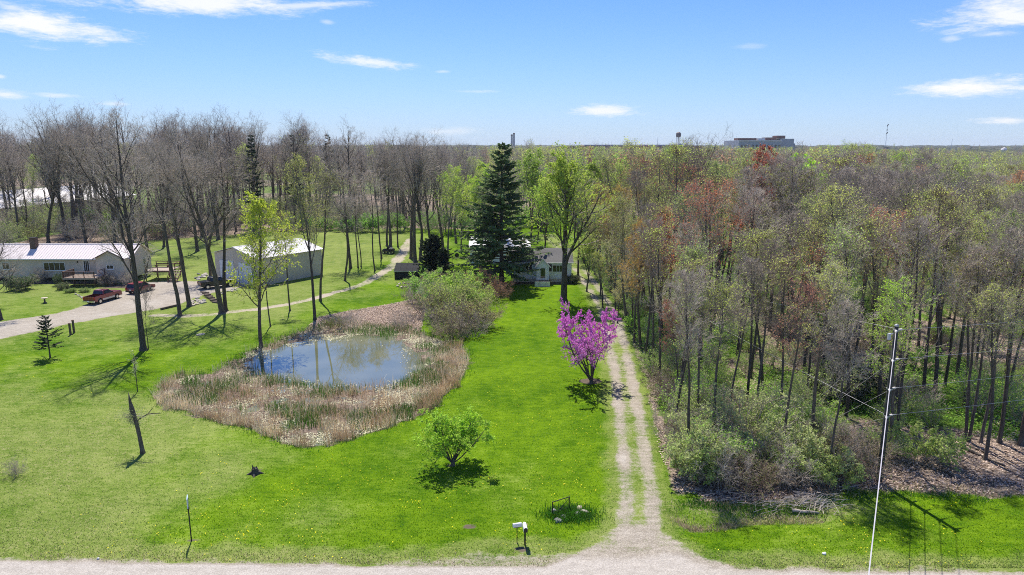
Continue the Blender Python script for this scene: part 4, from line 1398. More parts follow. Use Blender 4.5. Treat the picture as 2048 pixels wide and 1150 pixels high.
def make_redbud(seed):
    rng = np.random.default_rng(seed)
    tr, cr = Acc(), Acc()
    n = 9
    a = np.arange(n) * 2 * PI / n + rng.uniform(-.3, .3, n)
    st = np.stack([np.cos(a) * .12, np.sin(a) * .12, np.full(n, 0.35)], -1)
    q = np.array([.22, .72, .55, .75, .40, .68, .50, .72, .15])
    d = np.stack([np.cos(a) * q, np.sin(a) * q, np.ones(n)], -1)
    L = rng.uniform(5.6, 7.2, n)
    Pt = np.array([[[0, 0, -.2], [0.02, 0, .2], [0, 0, .5], [0, 0.02, .75]]]); Rt = np.array([[.34, .27, .22, .14]])
    V, Q = tubes(Pt, Rt, 9); tr.add(V, Q, 0)
    P1 = grow(st, d, L, 8, 0.12, 0.02, rng); R1 = radii(rng.uniform(.08, .12, n), 8, 0.22)
    V, Q = tubes(P1, R1, 6); tr.add(V, Q, 0)
    st, d, L2, r2 = sprout(P1, R1, L, 10, 0.30, 1.0, 45, 85, 0.30, 0.20, rng, rmin=0.012, upbias=0.0)
    P2 = grow(st, d, L2, 5, 0.14, 0.0, rng); R2 = radii(r2, 5, 0.35)
    V, Q = tubes(P2, R2, 4); tr.add(V, Q, 0)
    st, d, L3, r3 = sprout(P2, R2, L2, 7, 0.2, 1.0, 25, 60, 0.5, 0.3, rng, rmin=0.008)
    P3 = grow(st, d, L3, 3, 0.14, 0.03, rng); R3 = radii(r3, 3, 0.5)
    V, Q = tubes(P3, R3, 3); cr.add(V, Q, 0)
    # blossom sits right on the twigs; dense on the upper boughs, thin below
    nb = 36000
    i = rng.integers(0, len(P3), nb)
    top = P3[i, -1, 2]
    keep = rng.uniform(0, 1, nb) < np.clip((top - 1.7) / 3.3, 0.16, 1.0) ** 1.3
    i = i[keep]
    s = rng.uniform(0, 3, len(i)); j = np.minimum(s.astype(int), 2); f = (s - j)[:, None]
    C = P3[i, j] * (1 - f) + P3[i, j + 1] * f + rng.normal(0, .05, (len(i), 3))
    V, Q = leaves(C, 0.062, rng, 0.2, 0.8); cr.add(V, Q, 1, rng.uniform(0, 1, len(i)))
    return tr.mesh('trunk', [M['bark']]), cr.mesh('crown', [M['bark'], M['blossom']])


# ------------------------------------------------------------------ prototypes
PROTO = {}


def proto(key, *a, **kw):
    PROTO[key] = make_tree(*a, **kw)


proto('bare_a', 11, H=25, r0=0.36, cb=0.38, style='forest', n1=20, n2=6, n3=6, n4=5, l1=0.30, a1=(32, 62), fork=3, bare=True, trop=.07, r4=0.010)
proto('bare_b', 12, H=25, r0=0.32, cb=0.45, style='forest', n1=18, n2=6, n3=6, n4=5, l1=0.25, a1=(32, 64), fork=2, bare=True, trop=.06, r4=0.010)
proto('bare_c', 13, H=25, r0=0.40, cb=0.42, style='oak', n1=14, n2=7, n3=6, n4=6, l1=0.31, a1=(18, 42), fork=3, bare=True, r4=0.010)
proto('bare_d', 14, H=25, r0=0.34, cb=0.30, style='oak', n1=14, n2=7, n3=6, n4=5, l1=0.31, a1=(28, 58), fork=3, trop=.06, wander=.06, bare=True, r4=0.010)
proto('bare_e', 15, H=25, r0=0.28, cb=0.55, style='forest', n1=14, n2=6, n3=6, n4=6, l1=0.24, a1=(30, 60), fork=2, wander=.05, bare=True, trop=.06, r4=0.010)
proto('slim_a', 21, H=18, r0=0.15, cb=0.50, style='forest', n1=17, n2=6, n3=6, n4=5, l1=0.190, bare=True, r4=0.011, twig='twig', bark='bark_pale', a1=(22, 50), trop=.06)
proto('slim_b', 22, H=18, r0=0.13, cb=0.46, style='forest', n1=17, n2=6, n3=6, n4=5, l1=0.200, fork=2, wander=.055, bare=True, r4=0.011, bark='bark_pale', a1=(22, 50), trop=.06)
proto('bud_a', 31, H=18, r0=0.19, cb=0.50, style='forest', n1=16, n2=6, n3=6, n4=5, l1=0.200, leaf=3900, lsize=0.056, bark='bark_pale', a1=(22, 50), trop=.06)
proto('bud_b', 32, H=18, r0=0.17, cb=0.52, style='forest', n1=15, n2=6, n3=6, n4=5, l1=0.190, fork=2, wander=.05, leaf=2900, lsize=0.056, bark='bark_pale', a1=(22, 50), trop=.06)
proto('bud_c', 33, H=18, r0=0.20, cb=0.32, style='oak', n1=12, n2=6, n3=6, n4=4, l1=0.27, a1=(20, 46), fork=2, leaf=7000, lsize=0.060, bark='bark_pale')
proto('bud_d', 34, H=18, r0=0.15, cb=0.52, style='forest', n1=14, n2=5, n3=6, n4=5, l1=0.180, leaf=1600, lsize=0.056, twig='twig_red', bark='bark_pale', a1=(22, 50), trop=.06)
proto('lush_a', 41, H=20, r0=0.27, cb=0.22, style='forest', n1=20, n2=6, n3=6, n4=4, l1=0.27, leaf=12500, lsize=0.105)
proto('lush_b', 42, H=20, r0=0.25, cb=0.25, style='oak', n1=14, n2=7, n3=6, n4=4, l1=0.36, a1=(22, 50), fork=2, leaf=12500, lsize=0.105)
proto('sapling_a', 51, H=7, r0=0.05, cb=0.25, style='forest', n1=12, n2=5, n3=4, n4=3, l1=0.26, leaf=1400, lsize=0.065, r4=0.006)
proto('sapling_b', 52, H=8, r0=0.05, cb=0.30, style='forest', n1=12, n2=5, n3=4, n4=3, l1=0.24, leaf=0, lsize=0.06, r4=0.007, wander=.06)
BUSH = {
    'leafy_a': make_bush(61, 2.6, 2.0, 16, leaf=4600, lsize=0.075),
    'leafy_b': make_bush(62, 2.2, 1.9, 14, leaf=4200, lsize=0.08, spread=1.0),
    'thin_a': make_bush(63, 3.4, 1.8, 14, leaf=2600, lsize=0.062, spread=.7),
    'bare_a': make_bush(64, 2.8, 1.8, 20, n3=6, leaf=0, spread=.9),
    'bare_b': make_bush(65, 2.4, 2.2, 20, n3=6, leaf=2200, lsize=.06, twig='twig_red', spread=1.1),
    'shrub': make_bush(66, 1.2, 0.9, 22, n2=5, n3=5, n4=4, leaf=4200, lsize=0.05, spread=.9),
}

GREENS = [(0.52, 0.68, 0.09), (0.46, 0.65, 0.085), (0.56, 0.67, 0.11), (0.50, 0.61, 0.13), (0.43, 0.65, 0.075)]
OLIVES = [(0.56, 0.71, 0.14), (0.60, 0.71, 0.14), (0.53, 0.70, 0.16), (0.61, 0.67, 0.17)]
REDS = [(0.62, 0.24, 0.13), (0.56, 0.28, 0.18), (0.66, 0.28, 0.12)]
ORANGE = [(0.48, 0.30, 0.07), (0.44, 0.33, 0.08)]


def copy_part(name, me, parent, color=None, label=None):
    c = bpy.data.objects.new(name, me)
    COL.objects.link(c)
    c.parent = parent
    if color:
        c.color = tuple(color) + (1.0,)
    if label:
        c['label'] = label
    return c


RNG = random.Random(99)


def tree(name, key, x, y, H, label, group=None, color=(0.2, 0.25, 0.05), lean=(0, 0), rz=None, wide=1.0, cat='tree'):
    tm, cm = PROTO[key]
    base = {'b': 25.0, 's': 18.0, 'l': 20.0}.get(key[0], 1.0) if key[:3] != 'bud' else 18.0
    if key.startswith('sapling'):
        base = 7.0 if key.endswith('a') else 8.0
    if key in SELF:
        base = SELF[key]
    s = H / base
    o = thing(name, label, cat, (x, y, h(x, y) - 0.05), RNG.uniform(0, 2 * PI) if rz is None else rz, group)
    o.rotation_euler[0], o.rotation_euler[1] = lean if lean else (0, 0)
    o.scale = (s * wide, s * wide, s)
    copy_part('trunk', tm, o)
    copy_part('crown', cm, o, color)
    return o


SELF = {}


def bush(name, key, x, y, s, label, group=None, color=(0.2, 0.26, 0.05), cat='bush', sz=None):
    o = link(name, BUSH[key], None, (x, y, h(x, y) - 0.05))
    o.rotation_euler = (0, 0, RNG.uniform(0, 6.28))
    o.scale = (s, s, sz or s)
    o.color = tuple(color) + (1,)
    return tag(o, label, cat, group)

# ------------------------------------------------------------------ special trees
PROTO['yard_oak'] = make_tree(71, H=26.0, r0=0.37, cb=0.22, style='forest', n1=18, n2=6, n3=6, n4=5, l1=0.27, a1=(30, 68), fork=3, bare=True, r4=0.010, wander=.03, trop=.05, twig='twig'); SELF['yard_oak'] = 26.0
PROTO['sky_oak'] = make_tree(72, H=31.0, r0=0.52, cb=0.40, style='oak', n1=15, n2=8, n3=7, n4=5, l1=0.40, a1=(22, 48), fork=4, bare=True, r4=0.014, trop=0.16); SELF['sky_oak'] = 31.0
PROTO['house_tree'] = make_tree(73, H=22.5, r0=0.52, cb=0.22, style='oak', n1=14, n2=7, n3=6, n4=4, l1=0.34, a1=(18, 48), fork=4, leaf=20000, lsize=0.11, wander=.05); SELF['house_tree'] = 22.5
PROTO['spruce'] = make_conifer(74); SELF['spruce'] = 23.0
PROTO['small_spruce'] = make_conifer(75, H=4.8, base=1.35, Rmax=1.9, whorl=0.30, per=6, r0=0.07, sprays=22, ssize=0.16, droop=0.12, ragged=.3, power=.7); SELF['small_spruce'] = 4.8
PROTO['far_pine'] = make_conifer(76, H=20, base=4, Rmax=3.0, whorl=0.7, per=6, sprays=16, ssize=.4, droop=.3); SELF['far_pine'] = 20.0
PROTO['arborvitae'] = make_conifer(77, H=7.5, base=0.3, Rmax=4.2, whorl=0.25, per=9, r0=.12, sprays=26, ssize=.36, droop=.25, ragged=.35, power=.55); SELF['arborvitae'] = 7.5
PROTO['redbud'] = make_redbud(78); SELF['redbud'] = 7.6
YG = MB().tube([(0, 0, -.2), (0, 0, .1), (.02, 0, .5), (0, 0, .75)], [.26, .17, .14, .13], 9).mesh('trunk', M['bark'], True)
YC = make_bush(79, 3.75, .55, 12, n2=7, n3=5, n4=4, leaf=9500, lsize=0.088, twig='bark', rs=.034, spread=.95)
YC.transform(Matrix.Translation((0, 0, .55)))
PROTO['young_green'] = (YG, YC); SELF['young_green'] = 4.1

YELLOW_GREEN = (0.52, 0.58, 0.07)


def ytree(u, v, H, key, label, color=OLIVES[0], lean=(0, 0), name='bare_tree', group=None, wide=1.0, rz=None):
    x, y = gp(u, v)
    TAKEN.append((x, y))
    return tree(name, key, x, y, H, label, group, color, lean, rz, wide)


TAKEN = []
ytree(287, 700, 26.5, 'yard_oak', 'big leafless yard tree with thick dark trunk beside the gravel parking and pond lawn', rz=1.2, wide=.88)
ytree(297, 698, 7.5, 'sapling_b', 'thin bare sapling growing right against the big leafless yard tree', name='sapling')
ytree(360, 632, 24.0, 'bare_e', 'tall straight bare tree where the dirt path meets the gravel parking')
ytree(379, 613, 24.5, 'bare_b', 'bare tree by the stone edging below the parking, tilting towards the ranch house', lean=(0, -0.05))
ytree(444, 627, 25.5, 'bare_a', 'leaning bare tree in front of the black pickup, forking towards the ranch house', lean=(-0.02, -0.09))
ytree(452, 623, 24.5, 'bare_e', 'upright bare tree touching the leaning one in front of the black pickup')
ytree(522, 692, 17.6, 'lush_a', 'bright yellow-green leafing tree standing at the pond tip before the metal barn', YELLOW_GREEN, name='leafing_tree', wide=.92)
ytree(541, 653, 11.0, 'slim_a', 'slight young bare tree next to the yellow-green tree at the pond tip')
ytree(580, 622, 14.0, 'bud_d', 'thin budding tree on the dirt path in front of the barn side wall', OLIVES[1], name='leafing_tree')
ytree(630, 640, 21.5, 'bud_c', 'tall olive-budding tree with dark trunk on the pond bank by the barn corner', (0.37, 0.40, 0.11), name='leafing_tree', wide=.9)
ytree(641, 604, 20.0, 'bud_b', 'second olive-budding tree just behind the pond bank one at the barn corner', (0.35, 0.38, 0.12), name='leafing_tree')
ytree(690, 562, 17.0, 'bare_e', 'crooked bare tree on the lawn edge of the dirt path, nearest past the barn', lean=(0, -.05))
ytree(701, 534, 22.0, 'bare_b', 'bare tree with pale thick trunk on the back lawn behind the barn corner')
ytree(716, 533, 17.0, 'slim_a', 'slim bare tree close beside the pale thick trunk on the back lawn')
ytree(722, 531, 16.0, 'slim_b', 'slim bare twin stem leaning away from the pale thick trunk on the back lawn', lean=(0, .06))
ytree(750, 541, 19.0, 'slim_b', 'lone thin bare tree at the bend of the dirt path')
ytree(763, 517, 21.0, 'slim_a', 'thin bare tree left of the parked garden vehicle on the back lawn')
ytree(781, 494, 24.0, 'bare_c', 'stout bare tree behind the parked garden vehicle')
ytree(774, 492, 23.0, 'bare_e', 'bare tree just beside the stout one behind the parked garden vehicle')
ytree(796, 494, 22.0, 'slim_a', 'bare tree at the far end of the dirt path, garden vehicle side')
ytree(822, 516, 25.0, 'bare_a', 'tall bare tree at the path end, first of the row behind the dark shed')
ytree(831, 523, 25.5, 'bare_c', 'thick bare trunk in the middle of the row behind the dark shed')
ytree(841, 520, 25.0, 'bare_d', 'bare spreading tree of the row behind the dark shed, beside the dark evergreen')
ytree(862, 505, 24.0, 'bare_d', 'bare spreading tree rising behind the dark rounded evergreen')
ytree(886, 498, 23.0, 'bare_c', 'bare wide-limbed tree between the dark evergreen and the tall spruce')
ytree(912, 484, 22.0, 'bare_d', 'bare low-branched tree behind the white-roofed outbuilding')
ytree(298, 520, 25.0, 'bare_b', 'bare tree behind the wooden rear deck of the ranch house')
ytree(328, 494, 26.0, 'bare_e', 'bare tree on the slope above the rear deck steps')
ytree(421, 556, 24.5, 'bare_e', 'bare tree by the rock pile at the barn front corner')
ytree(364, 528, 26.0, 'bare_d', 'bare tree on the slope between the rear deck and the barn')
ytree(395, 501, 26.0, 'bare_a', 'bare tree on the back slope, above and between deck and barn')
ytree(404, 476, 27.0, 'bare_b', 'bare tree far up the back slope behind the barn gable')
ytree(437, 480, 27.5, 'bare_c', 'massive bare trunk far up the back slope behind the barn roof')
ytree(172, 486, 28.5, 'bare_b', 'straight dark bare trunk directly behind the ranch roof, nearest to it')
ytree(153, 477, 29.0, 'bare_e', 'bare trunk behind the ranch roof, middle one of three')
ytree(135, 480, 31.5, 'sky_oak', 'tallest wide-crowned bare tree against the sky behind the ranch house', wide=.95, rz=0.4)
ytree(97, 487, 28.0, 'bare_d', 'bare tree leaning over the ranch chimney from behind', lean=(0, -.08))
ytree(230, 487, 26.0, 'bare_a', 'bare tree behind the ridge end of the ranch roof')
ytree(247, 520, 23.0, 'bare_d', 'bare tree close behind the gabled wing of the ranch house')
ytree(-14, 612, 8.5, 'sapling_b', 'low twiggy tree at the photo edge whose branches cross the ranch house front', name='bare_tree', wide=2.2)
ytree(3, 640, 13.0, 'bare_d', 'bare low tree at the photo edge reaching over the front of the ranch house', wide=1.2)
ytree(-150, 742, 17.0, 'bare_c', 'bare tree standing past the photo edge, throwing branch shadows on the lawn')
ytree(-35, 600, 17.0, 'bare_c', 'bare branches of a tree past the photo edge before the ranch house')
ytree(100, 712, 4.8, 'small_spruce', 'small open young spruce alone on the lawn below the gravel drive', (0.030, 0.052, 0.026), name='young_spruce')
ytree(1003, 566, 23.4, 'spruce', 'huge dark spruce towering in front of the white cottage', (0.120, 0.175, 0.065), name='spruce_tree', wide=1.12)
ytree(869, 556, 7.6, 'arborvitae', 'dark dense rounded evergreen beside the black shed', (0.020, 0.036, 0.016), name='evergreen_tree')
ytree(887, 562, 5.6, 'arborvitae', 'lower dark evergreen pressed against the rounded one by the black shed', (0.020, 0.036, 0.016), name='evergreen_tree', wide=.8)
ytree(1127, 602, 22.5, 'house_tree', 'big forked tree with fresh green leaves in front of the white cottage', (0.46, 0.57, 0.10), name='leafing_tree', rz=2.6)
ytree(1183, 766, 7.7, 'redbud', 'magenta-pink flowering redbud beside the dirt driveway', (0.76, 0.28, 0.68), (0, -.07), name='redbud_tree', rz=0, wide=.76)
ytree(906, 930, 3.35, 'young_green', 'small bright green leafy tree alone on the front lawn', (0.40, 0.60, 0.065), name='young_tree', wide=1.12)
ytree(1254, 652, 17.0, 'bud_c', 'olive-leafing tree leaning over the driveway at the wood edge', (0.35, 0.36, 0.11), lean=(.02, -.16), name='leafing_tree', rz=0)
ytree(1349, 872, 12.5, 'bud_b', 'dark-stemmed tree at the wood corner nearest the driveway entrance', OLIVES[0], name='leafing_tree', lean=(0, -.03))

# explicit stems of the wood edge, seen one by one
def where(x, y):
    deep = 'at the front' if y < 62 else 'in the middle' if y < 105 else 'far back'
    q = x / y
    side = 'driveway side' if q < .22 else 'centre' if q < .45 else 'far side'
    return deep + ' of the wood, ' + side


WG = 'trees of the wood beside the driveway'
EDGE = [(1653, 760, 17, 'slim_a'), (1706, 730, 17, 'slim_b'), (1607, 694, 17, 'bud_d'), (1559, 692, 18, 'slim_a'), (1646, 682, 18, 'bud_d'),
        (1797, 880, 15, 'slim_b'), (1783, 850, 15, 'bud_d'), (1961, 888, 14.5, 'slim_b'), (1998, 888, 16, 'slim_a'), (2040, 893, 15.5, 'bud_b'),
        (1937, 886, 12.5, 'bud_d'), (1930, 883, 13, 'slim_a'), (1846, 796, 16, 'bud_d'), (1661, 965, 11, 'slim_b'), (1561, 855, 12, 'bud_d'),
        (1394, 862, 12, 'bud_d'), (1459, 836, 12, 'slim_b'), (1494, 808, 13, 'bud_d'), (1514, 812, 12.5, 'slim_a'), (1359, 792, 13, 'bud_b'),
        (1320, 770, 13, 'bud_d'), (1290, 715, 14, 'bud_d'), (1565, 682, 18, 'slim_b'), (1870, 792, 16, 'bud_b'), (1760, 742, 17, 'slim_a')]
for u, v, Hh, key in EDGE:
    bare = key.startswith('slim')
    ytree(u, v, Hh * 1.2, key, ('leafless dark stem ' if bare else 'thinly budding dark stem ') + where(*gp(u, v)) + (', slender' if Hh < 14 else ', tall'),
          OLIVES[RNG.randrange(4)], (RNG.uniform(-.04, .04), RNG.uniform(-.05, .05)), 'bare_tree' if bare else 'leafing_tree', WG)

# a few whose colour stands out
def ctree(u, vtop, Y, key, label, color, name='leafing_tree', dv=0, wide=1.0, extra=0.0):
    x = x_at(u, vtop, Y)
    H = z_at(u, vtop, Y) + extra
    TAKEN.append((x, Y))
    return tree(name, key, x, Y, H, label, None, color, (0, 0), None, wide)


ctree(1325, 415, 78, 'lush_b', 'orange-red budding tree at the driveway side of the wood', (0.66, 0.26, 0.11), wide=.7)
ctree(1540, 292, 88, 'lush_b', 'dark rusty red tree in front of the distant grey factory', (0.40, 0.135, 0.085), wide=.72)
ctree(1504, 308, 92, 'bud_c', 'dark rusty red tree just beside the reddest one below the factory', (0.42, 0.16, 0.10))
ctree(1612, 306, 92, 'lush_b', 'vivid lime green tree in the middle of the wood', (0.48, 0.72, 0.07))
ctree(1402, 260, 118, 'bare_c', 'tall dark-limbed bare tree overtopping the wood beside the driveway', OLIVES[0], 'bare_tree', wide=1.0)
ctree(1752, 306, 130, 'bud_c', 'brownish red tree below the tall radio mast', (0.56, 0.19, 0.10))
ctree(1838, 330, 118, 'bud_c', 'pale rusty tree between the radio mast and the far fields', (0.66, 0.30, 0.17))
ctree(2018, 468, 78, 'bud_c', 'scarlet-tinged tree at the photo edge of the wood', (0.66, 0.20, 0.10))
ctree(1640, 450, 76, 'bud_c', 'orange-yellow tree in the middle of the wood above the utility wires', (0.70, 0.46, 0.08))
ctree(1700, 345, 108, 'lush_a', 'pale yellow-green leafing tree near the centre of the wood', (0.58, 0.72, 0.10), wide=.8)
ctree(1560, 360, 96, 'lush_a', 'light green leafing tree in front of the rusty red pair', (0.56, 0.70, 0.11), wide=.75)
ctree(1176, 462, 108, 'lush_b', 'low broad olive tree over the drive just past the cottage corner', (0.50, 0.60, 0.13), wide=1.25)
ctree(1208, 505, 97, 'bud_c', 'low wide-crowned tree hanging over the drive bend', (0.58, 0.62, 0.15), wide=1.5)
ctree(1238, 545, 88, 'bud_c', 'low brownish-green tree on the wood side of the drive behind the redbud', (0.56, 0.52, 0.17), wide=1.4)
ctree(1268, 470, 84, 'slim_b', 'grey bare tree in the wood edge behind the redbud', OLIVES[0], 'bare_tree', wide=1.2)
ctree(1290, 400, 90, 'slim_a', 'taller grey bare tree in the wood edge beyond the redbud', OLIVES[0], 'bare_tree', wide=1.1)
ctree(1366, 590, 60, 'bud_c', 'red-tinged low tree inside the wood opposite the redbud', (0.44, 0.17, 0.12))
ctree(1060, 298, 150, 'lush_b', 'fresh light green tree behind the cottage next to the spruce', (0.34, 0.47, 0.075))
ctree(1190, 318, 140, 'lush_a', 'fresh light green tree across the driveway behind the cottage', (0.34, 0.46, 0.075))
ctree(1160, 350, 122, 'bud_c', 'yellow-green leafing tree just past the driveway end of the cottage', (0.40, 0.44, 0.08))
ctree(1205, 440, 105, 'bud_a', 'olive-leafing tree shading the middle of the driveway', (0.36, 0.40, 0.11))
ctree(1235, 480, 95, 'bud_c', 'broad olive-leafing tree on the wood side of the driveway bend', (0.35, 0.38, 0.12))
ctree(497, 262, 185, 'far_pine', 'dark narrow pine among the bare trees far behind the barn', (0.024, 0.052, 0.022), name='pine_tree')
ctree(585, 262, 215, 'far_pine', 'dark pine top showing beside the bare crowns above the barn', (0.024, 0.045, 0.022), name='pine_tree')
ctree(655, 262, 245, 'far_pine', 'dark pine farthest along the skyline of bare crowns', (0.024, 0.045, 0.022), name='pine_tree')


# ------------------------------------------------------------------ the woods: one by one as far as stems can be told apart
def scatter(n, ok, box, dmin, rng, grid=None):
    pts = []
    tries = 0
    while len(pts) < n and tries < n * 60:
        tries += 1
        x = rng.uniform(box[0], box[1]); y = rng.uniform(box[2], box[3])
        if not ok(x, y):
            continue
        d = dmin(y) if callable(dmin) else dmin
        if any((x - a) ** 2 + (y - b) ** 2 < d * d for a, b in TAKEN):
            continue
        TAKEN.append((x, y)); pts.append((x, y))
    return pts


def inside(poly):
    return lambda x, y: poly_sd(np.array([x]), np.array([y]), poly)[0] < -0.3


inR, inL = inside(WOOD_R), inside(WOOD_L)
WIRE_RUN = [(25.0, 44.1), (12.0, 112.0)]
inview = lambda x, y: abs(x) < 0.74 * y + 4 and not (y < 92 and line_d(np.array([x]), np.array([y]), WIRE_RUN)[0] < 1.3)
rr = random.Random(5)
def where_left(x, y):
    q = x / y
    return 'behind the ranch house' if q < -.5 else 'behind the metal barn' if q < -.26 else 'behind the back lawn path'


# trees crowding the driveway, leaning out over it
for x, y in scatter(30, lambda x, y: 1.9 < x - drive_x(y) < 5.2, (12, 20, 74, 150), 2.4, rr):
    ol = rr.random()
    tree('leafing_tree', rr.choice(['bud_c', 'bud_a', 'bud_c', 'bud_d']), x, y, rr.uniform(11, 17), 'leafing tree at the very edge of the driveway, leaning over it', 'trees crowding the driveway edge',
         rr.choice(OLIVES + GREENS[:2]) if ol < .8 else rr.choice(ORANGE), (rr.gauss(0, .04), -rr.uniform(.03, .14)), 0.0, 1.15)
for x, y in scatter(235, lambda x, y: inR(x, y) and inview(x, y), (10, 125, 46, 165), lambda y: 2.0 + y * 0.014, rr):
    t = fbm(np.array([x]), np.array([y]), .05, 91, 3)[0] + rr.gauss(0, .13)
    Hh = (15.5 + 5.5 * min(1, (y - 44) / 42)) * rr.uniform(.78, 1.10) * (.86 if x / y > .62 else 1)
    ln = (rr.gauss(0, .035), rr.gauss(0, .035))
    if t < .42:
        tree('woodland_tree', rr.choice(['slim_a', 'slim_b']), x, y, Hh, 'leafless grey tree ' + where(x, y), WG, lean=ln)
    elif t < .72:
        tree('woodland_tree', rr.choice(['bud_a', 'bud_b', 'bud_d', 'bud_a']), x, y, Hh, 'olive-green budding tree ' + where(x, y), WG, rr.choice(OLIVES), ln)
    elif t < .81:
        tree('woodland_tree', rr.choice(['bud_a', 'bud_c']), x, y, Hh, 'light green leafing tree ' + where(x, y), WG, rr.choice(GREENS), ln)
    elif t < .92:
        tree('woodland_tree', rr.choice(['bud_a', 'bud_d', 'bud_d']), x, y, Hh, 'reddish budding tree ' + where(x, y), WG, rr.choice(REDS), ln)
    else:
        tree('woodland_tree', rr.choice(['bud_a', 'bud_b']), x, y, Hh, 'orange-yellow budding tree ' + where(x, y), WG, rr.choice(ORANGE), ln)
# behind the cottage and along the far driveway
CG = 'trees behind the cottage'
for x, y in scatter(34, lambda x, y: -0.10 * y < x < 0.16 * y and abs(x - 11) > 2.2, (-20, 40, 134, 215), 6.5, rr):
    if rr.random() < .65:
        tree('leafing_tree', rr.choice(['lush_a', 'lush_b', 'bud_c', 'bud_a']), x, y, rr.uniform(14, 20), 'light green leafing tree in the loose growth behind the cottage', CG, rr.choice(GREENS))
    else:
        tree('bare_tree', rr.choice(['slim_b', 'bare_d', 'bare_e']), x, y, rr.uniform(15, 21), 'bare grey tree in the loose growth behind the cottage', CG)
# tall bare wood behind the ranch house and barn
LG = 'trees of the tall wood behind the ranch house'
for x, y in scatter(120, lambda x, y: inL(x, y) and inview(x, y), (-190, -8, 152, 262), lambda y: 5.0, rr):
    k = rr.choice(['bare_a', 'bare_b', 'bare_c', 'bare_d', 'bare_e', 'bare_a', 'bare_b'])
    Hh = (31.0 - 7.0 * sstep(x / y, -0.36, -0.08)) * rr.uniform(.74, 1.10)
    if rr.random() < .07:
        tree('leafing_tree', 'bud_c', x, y, Hh * .7, 'greenish budding tree among the tall bare trees ' + where_left(x, y), LG, rr.choice(OLIVES))
    else:
        tree('bare_tree', k, x, y, Hh, 'tall leafless grey tree in the wood ' + where_left(x, y), LG)

# ------------------------------------------------------------------ bushes
BG = 'bushes in the undergrowth of the wood beside the driveway'
rb = random.Random(8)
TB = []
def bscatter(n, ok, box, dmin):
    out = []; tr = 0
    while len(out) < n and tr < n * 60:
        tr += 1
        x = rb.uniform(box[0], box[1]); y = rb.uniform(box[2], box[3])
        if not ok(x, y) or any((x - a) ** 2 + (y - b) ** 2 < dmin * dmin for a, b in TB):
            continue
        TB.append((x, y)); out.append((x, y))
    return out


def wood_bush(x, y, s, key=None):
    key = key or rb.choice(['leafy_a', 'leafy_b', 'thin_a', 'thin_a', 'thin_a', 'bare_a', 'bare_a', 'bare_b'])
    if key.startswith('bare'):
        bush('bush', key, x, y, s, 'bare grey-brown bush ' + where(x, y), BG, (0.2, .2, .09))
    else:
        bush('bush', key, x, y, s, 'light green leafing bush ' + where(x, y), BG,
             rb.choice([(0.36, 0.52, 0.10), (0.42, 0.53, 0.15), (0.46, 0.52, 0.21), (0.34, 0.54, 0.09)]))


# dense edge by the driveway mouth and along the front
for x, y in bscatter(36, lambda x, y: inR(x, y) and x < 24 and y < 54, (12.5, 24, 42.6, 54), 1.35):
    wood_bush(x, y, rb.uniform(.65, 1.1))
for x, y in bscatter(46, lambda x, y: inR(x, y) and x - drive_x(y) < 9, (12, 27, 52, 112), 1.7):
    wood_bush(x, y, rb.uniform(.7, 1.2))
for x, y in bscatter(90, lambda x, y: inR(x, y) and inview(x, y) and not (((x - 35) / 1.6) ** 2 + (y - 45.5) ** 2 < 30), (20, 78, 43.5, 105), 2.7):
    wood_bush(x, y, rb.uniform(.55, 1.05))
for u, v, s, k in [(1395, 945, 1.25, 'leafy_a'), (1545, 940, 1.35, 'leafy_b'), (1575, 905, 1.2, 'leafy_a'), (1480, 925, 1.4, 'thin_a'), (1640, 940, 1.2, 'bare_a'),
                   (1725, 950, 1.2, 'bare_b'), (1440, 965, 1.1, 'bare_a'), (1840, 925, 1.15, 'leafy_b'), (1500, 965, 1.0, 'bare_b')]:
    x, y = gp(u, v)
    wood_bush(x, y, s, k)
x, y = gp(1690, 800)
bush('evergreen_bush', 'shrub', x, y, 2.6, 'dark green rounded evergreen bush under the stems left of the utility pole', None, (0.030, 0.055, 0.022))
# thicket between pond and cottage
TG = 'bushes of the thicket between pond and cottage'
TH = [(858, 600, 1.5, 'leafy_a', (0.32, 0.53, 0.09)), (905, 610, 1.7, 'leafy_a', (0.39, 0.56, 0.09)), (940, 622, 1.6, 'leafy_b', (0.40, 0.53, 0.12)), (880, 640, 1.6, 'bare_b', (0.40, 0.39, 0.16)),
      (920, 655, 1.7, 'bare_b', (0.39, 0.43, 0.13)), (955, 655, 1.4, 'bare_b', (0.40, 0.39, 0.16)), (890, 665, 1.25, 'bare_a', (0.32, 0.32, 0.16)), (850, 630, 1.4, 'bare_a', (0.32, 0.32, 0.16)),
      (835, 590, 1.1, 'bare_b', (0.32, 0.32, 0.16)), (930, 590, 1.4, 'leafy_b', (0.37, 0.58, 0.09)), (875, 585, 1.3, 'bare_b', (0.32, 0.32, 0.16)), (960, 625, 1.1, 'thin_a', (0.40, 0.52, 0.09)),
      (865, 618, 1.2, 'leafy_b', (0.32, 0.58, 0.09)), (898, 632, 1.5, 'leafy_b', (0.34, 0.50, 0.08)), (935, 640, 1.4, 'leafy_a', (0.36, 0.50, 0.09)), (905, 678, 1.1, 'bare_b', (0.32, 0.32, 0.16)), (945, 675, 1.0, 'bare_a', (0.32, 0.32, 0.16)), (915, 635, 1.6, 'thin_a', (0.39, 0.49, 0.12))]
for u, v, s, k, c in TH:
    x, y = gp(u, v)
    bush('bush', k, x, y, s, ('bare brown' if k.startswith('bare') else 'spring green') + ' bush in the thicket between the pond and the cottage', TG, c)
x, y = gp(972, 588); bush('bush', 'bare_b', x, y, 1.5, 'reddish-brown bush at the foot of the huge spruce', None, (.30, .16, .09))
x, y = gp(990, 600); bush('bush', 'bare_b', x, y, 1.2, 'lower reddish bush in the spruce shadow beside the taller reddish one', None, (.28, .15, .09))
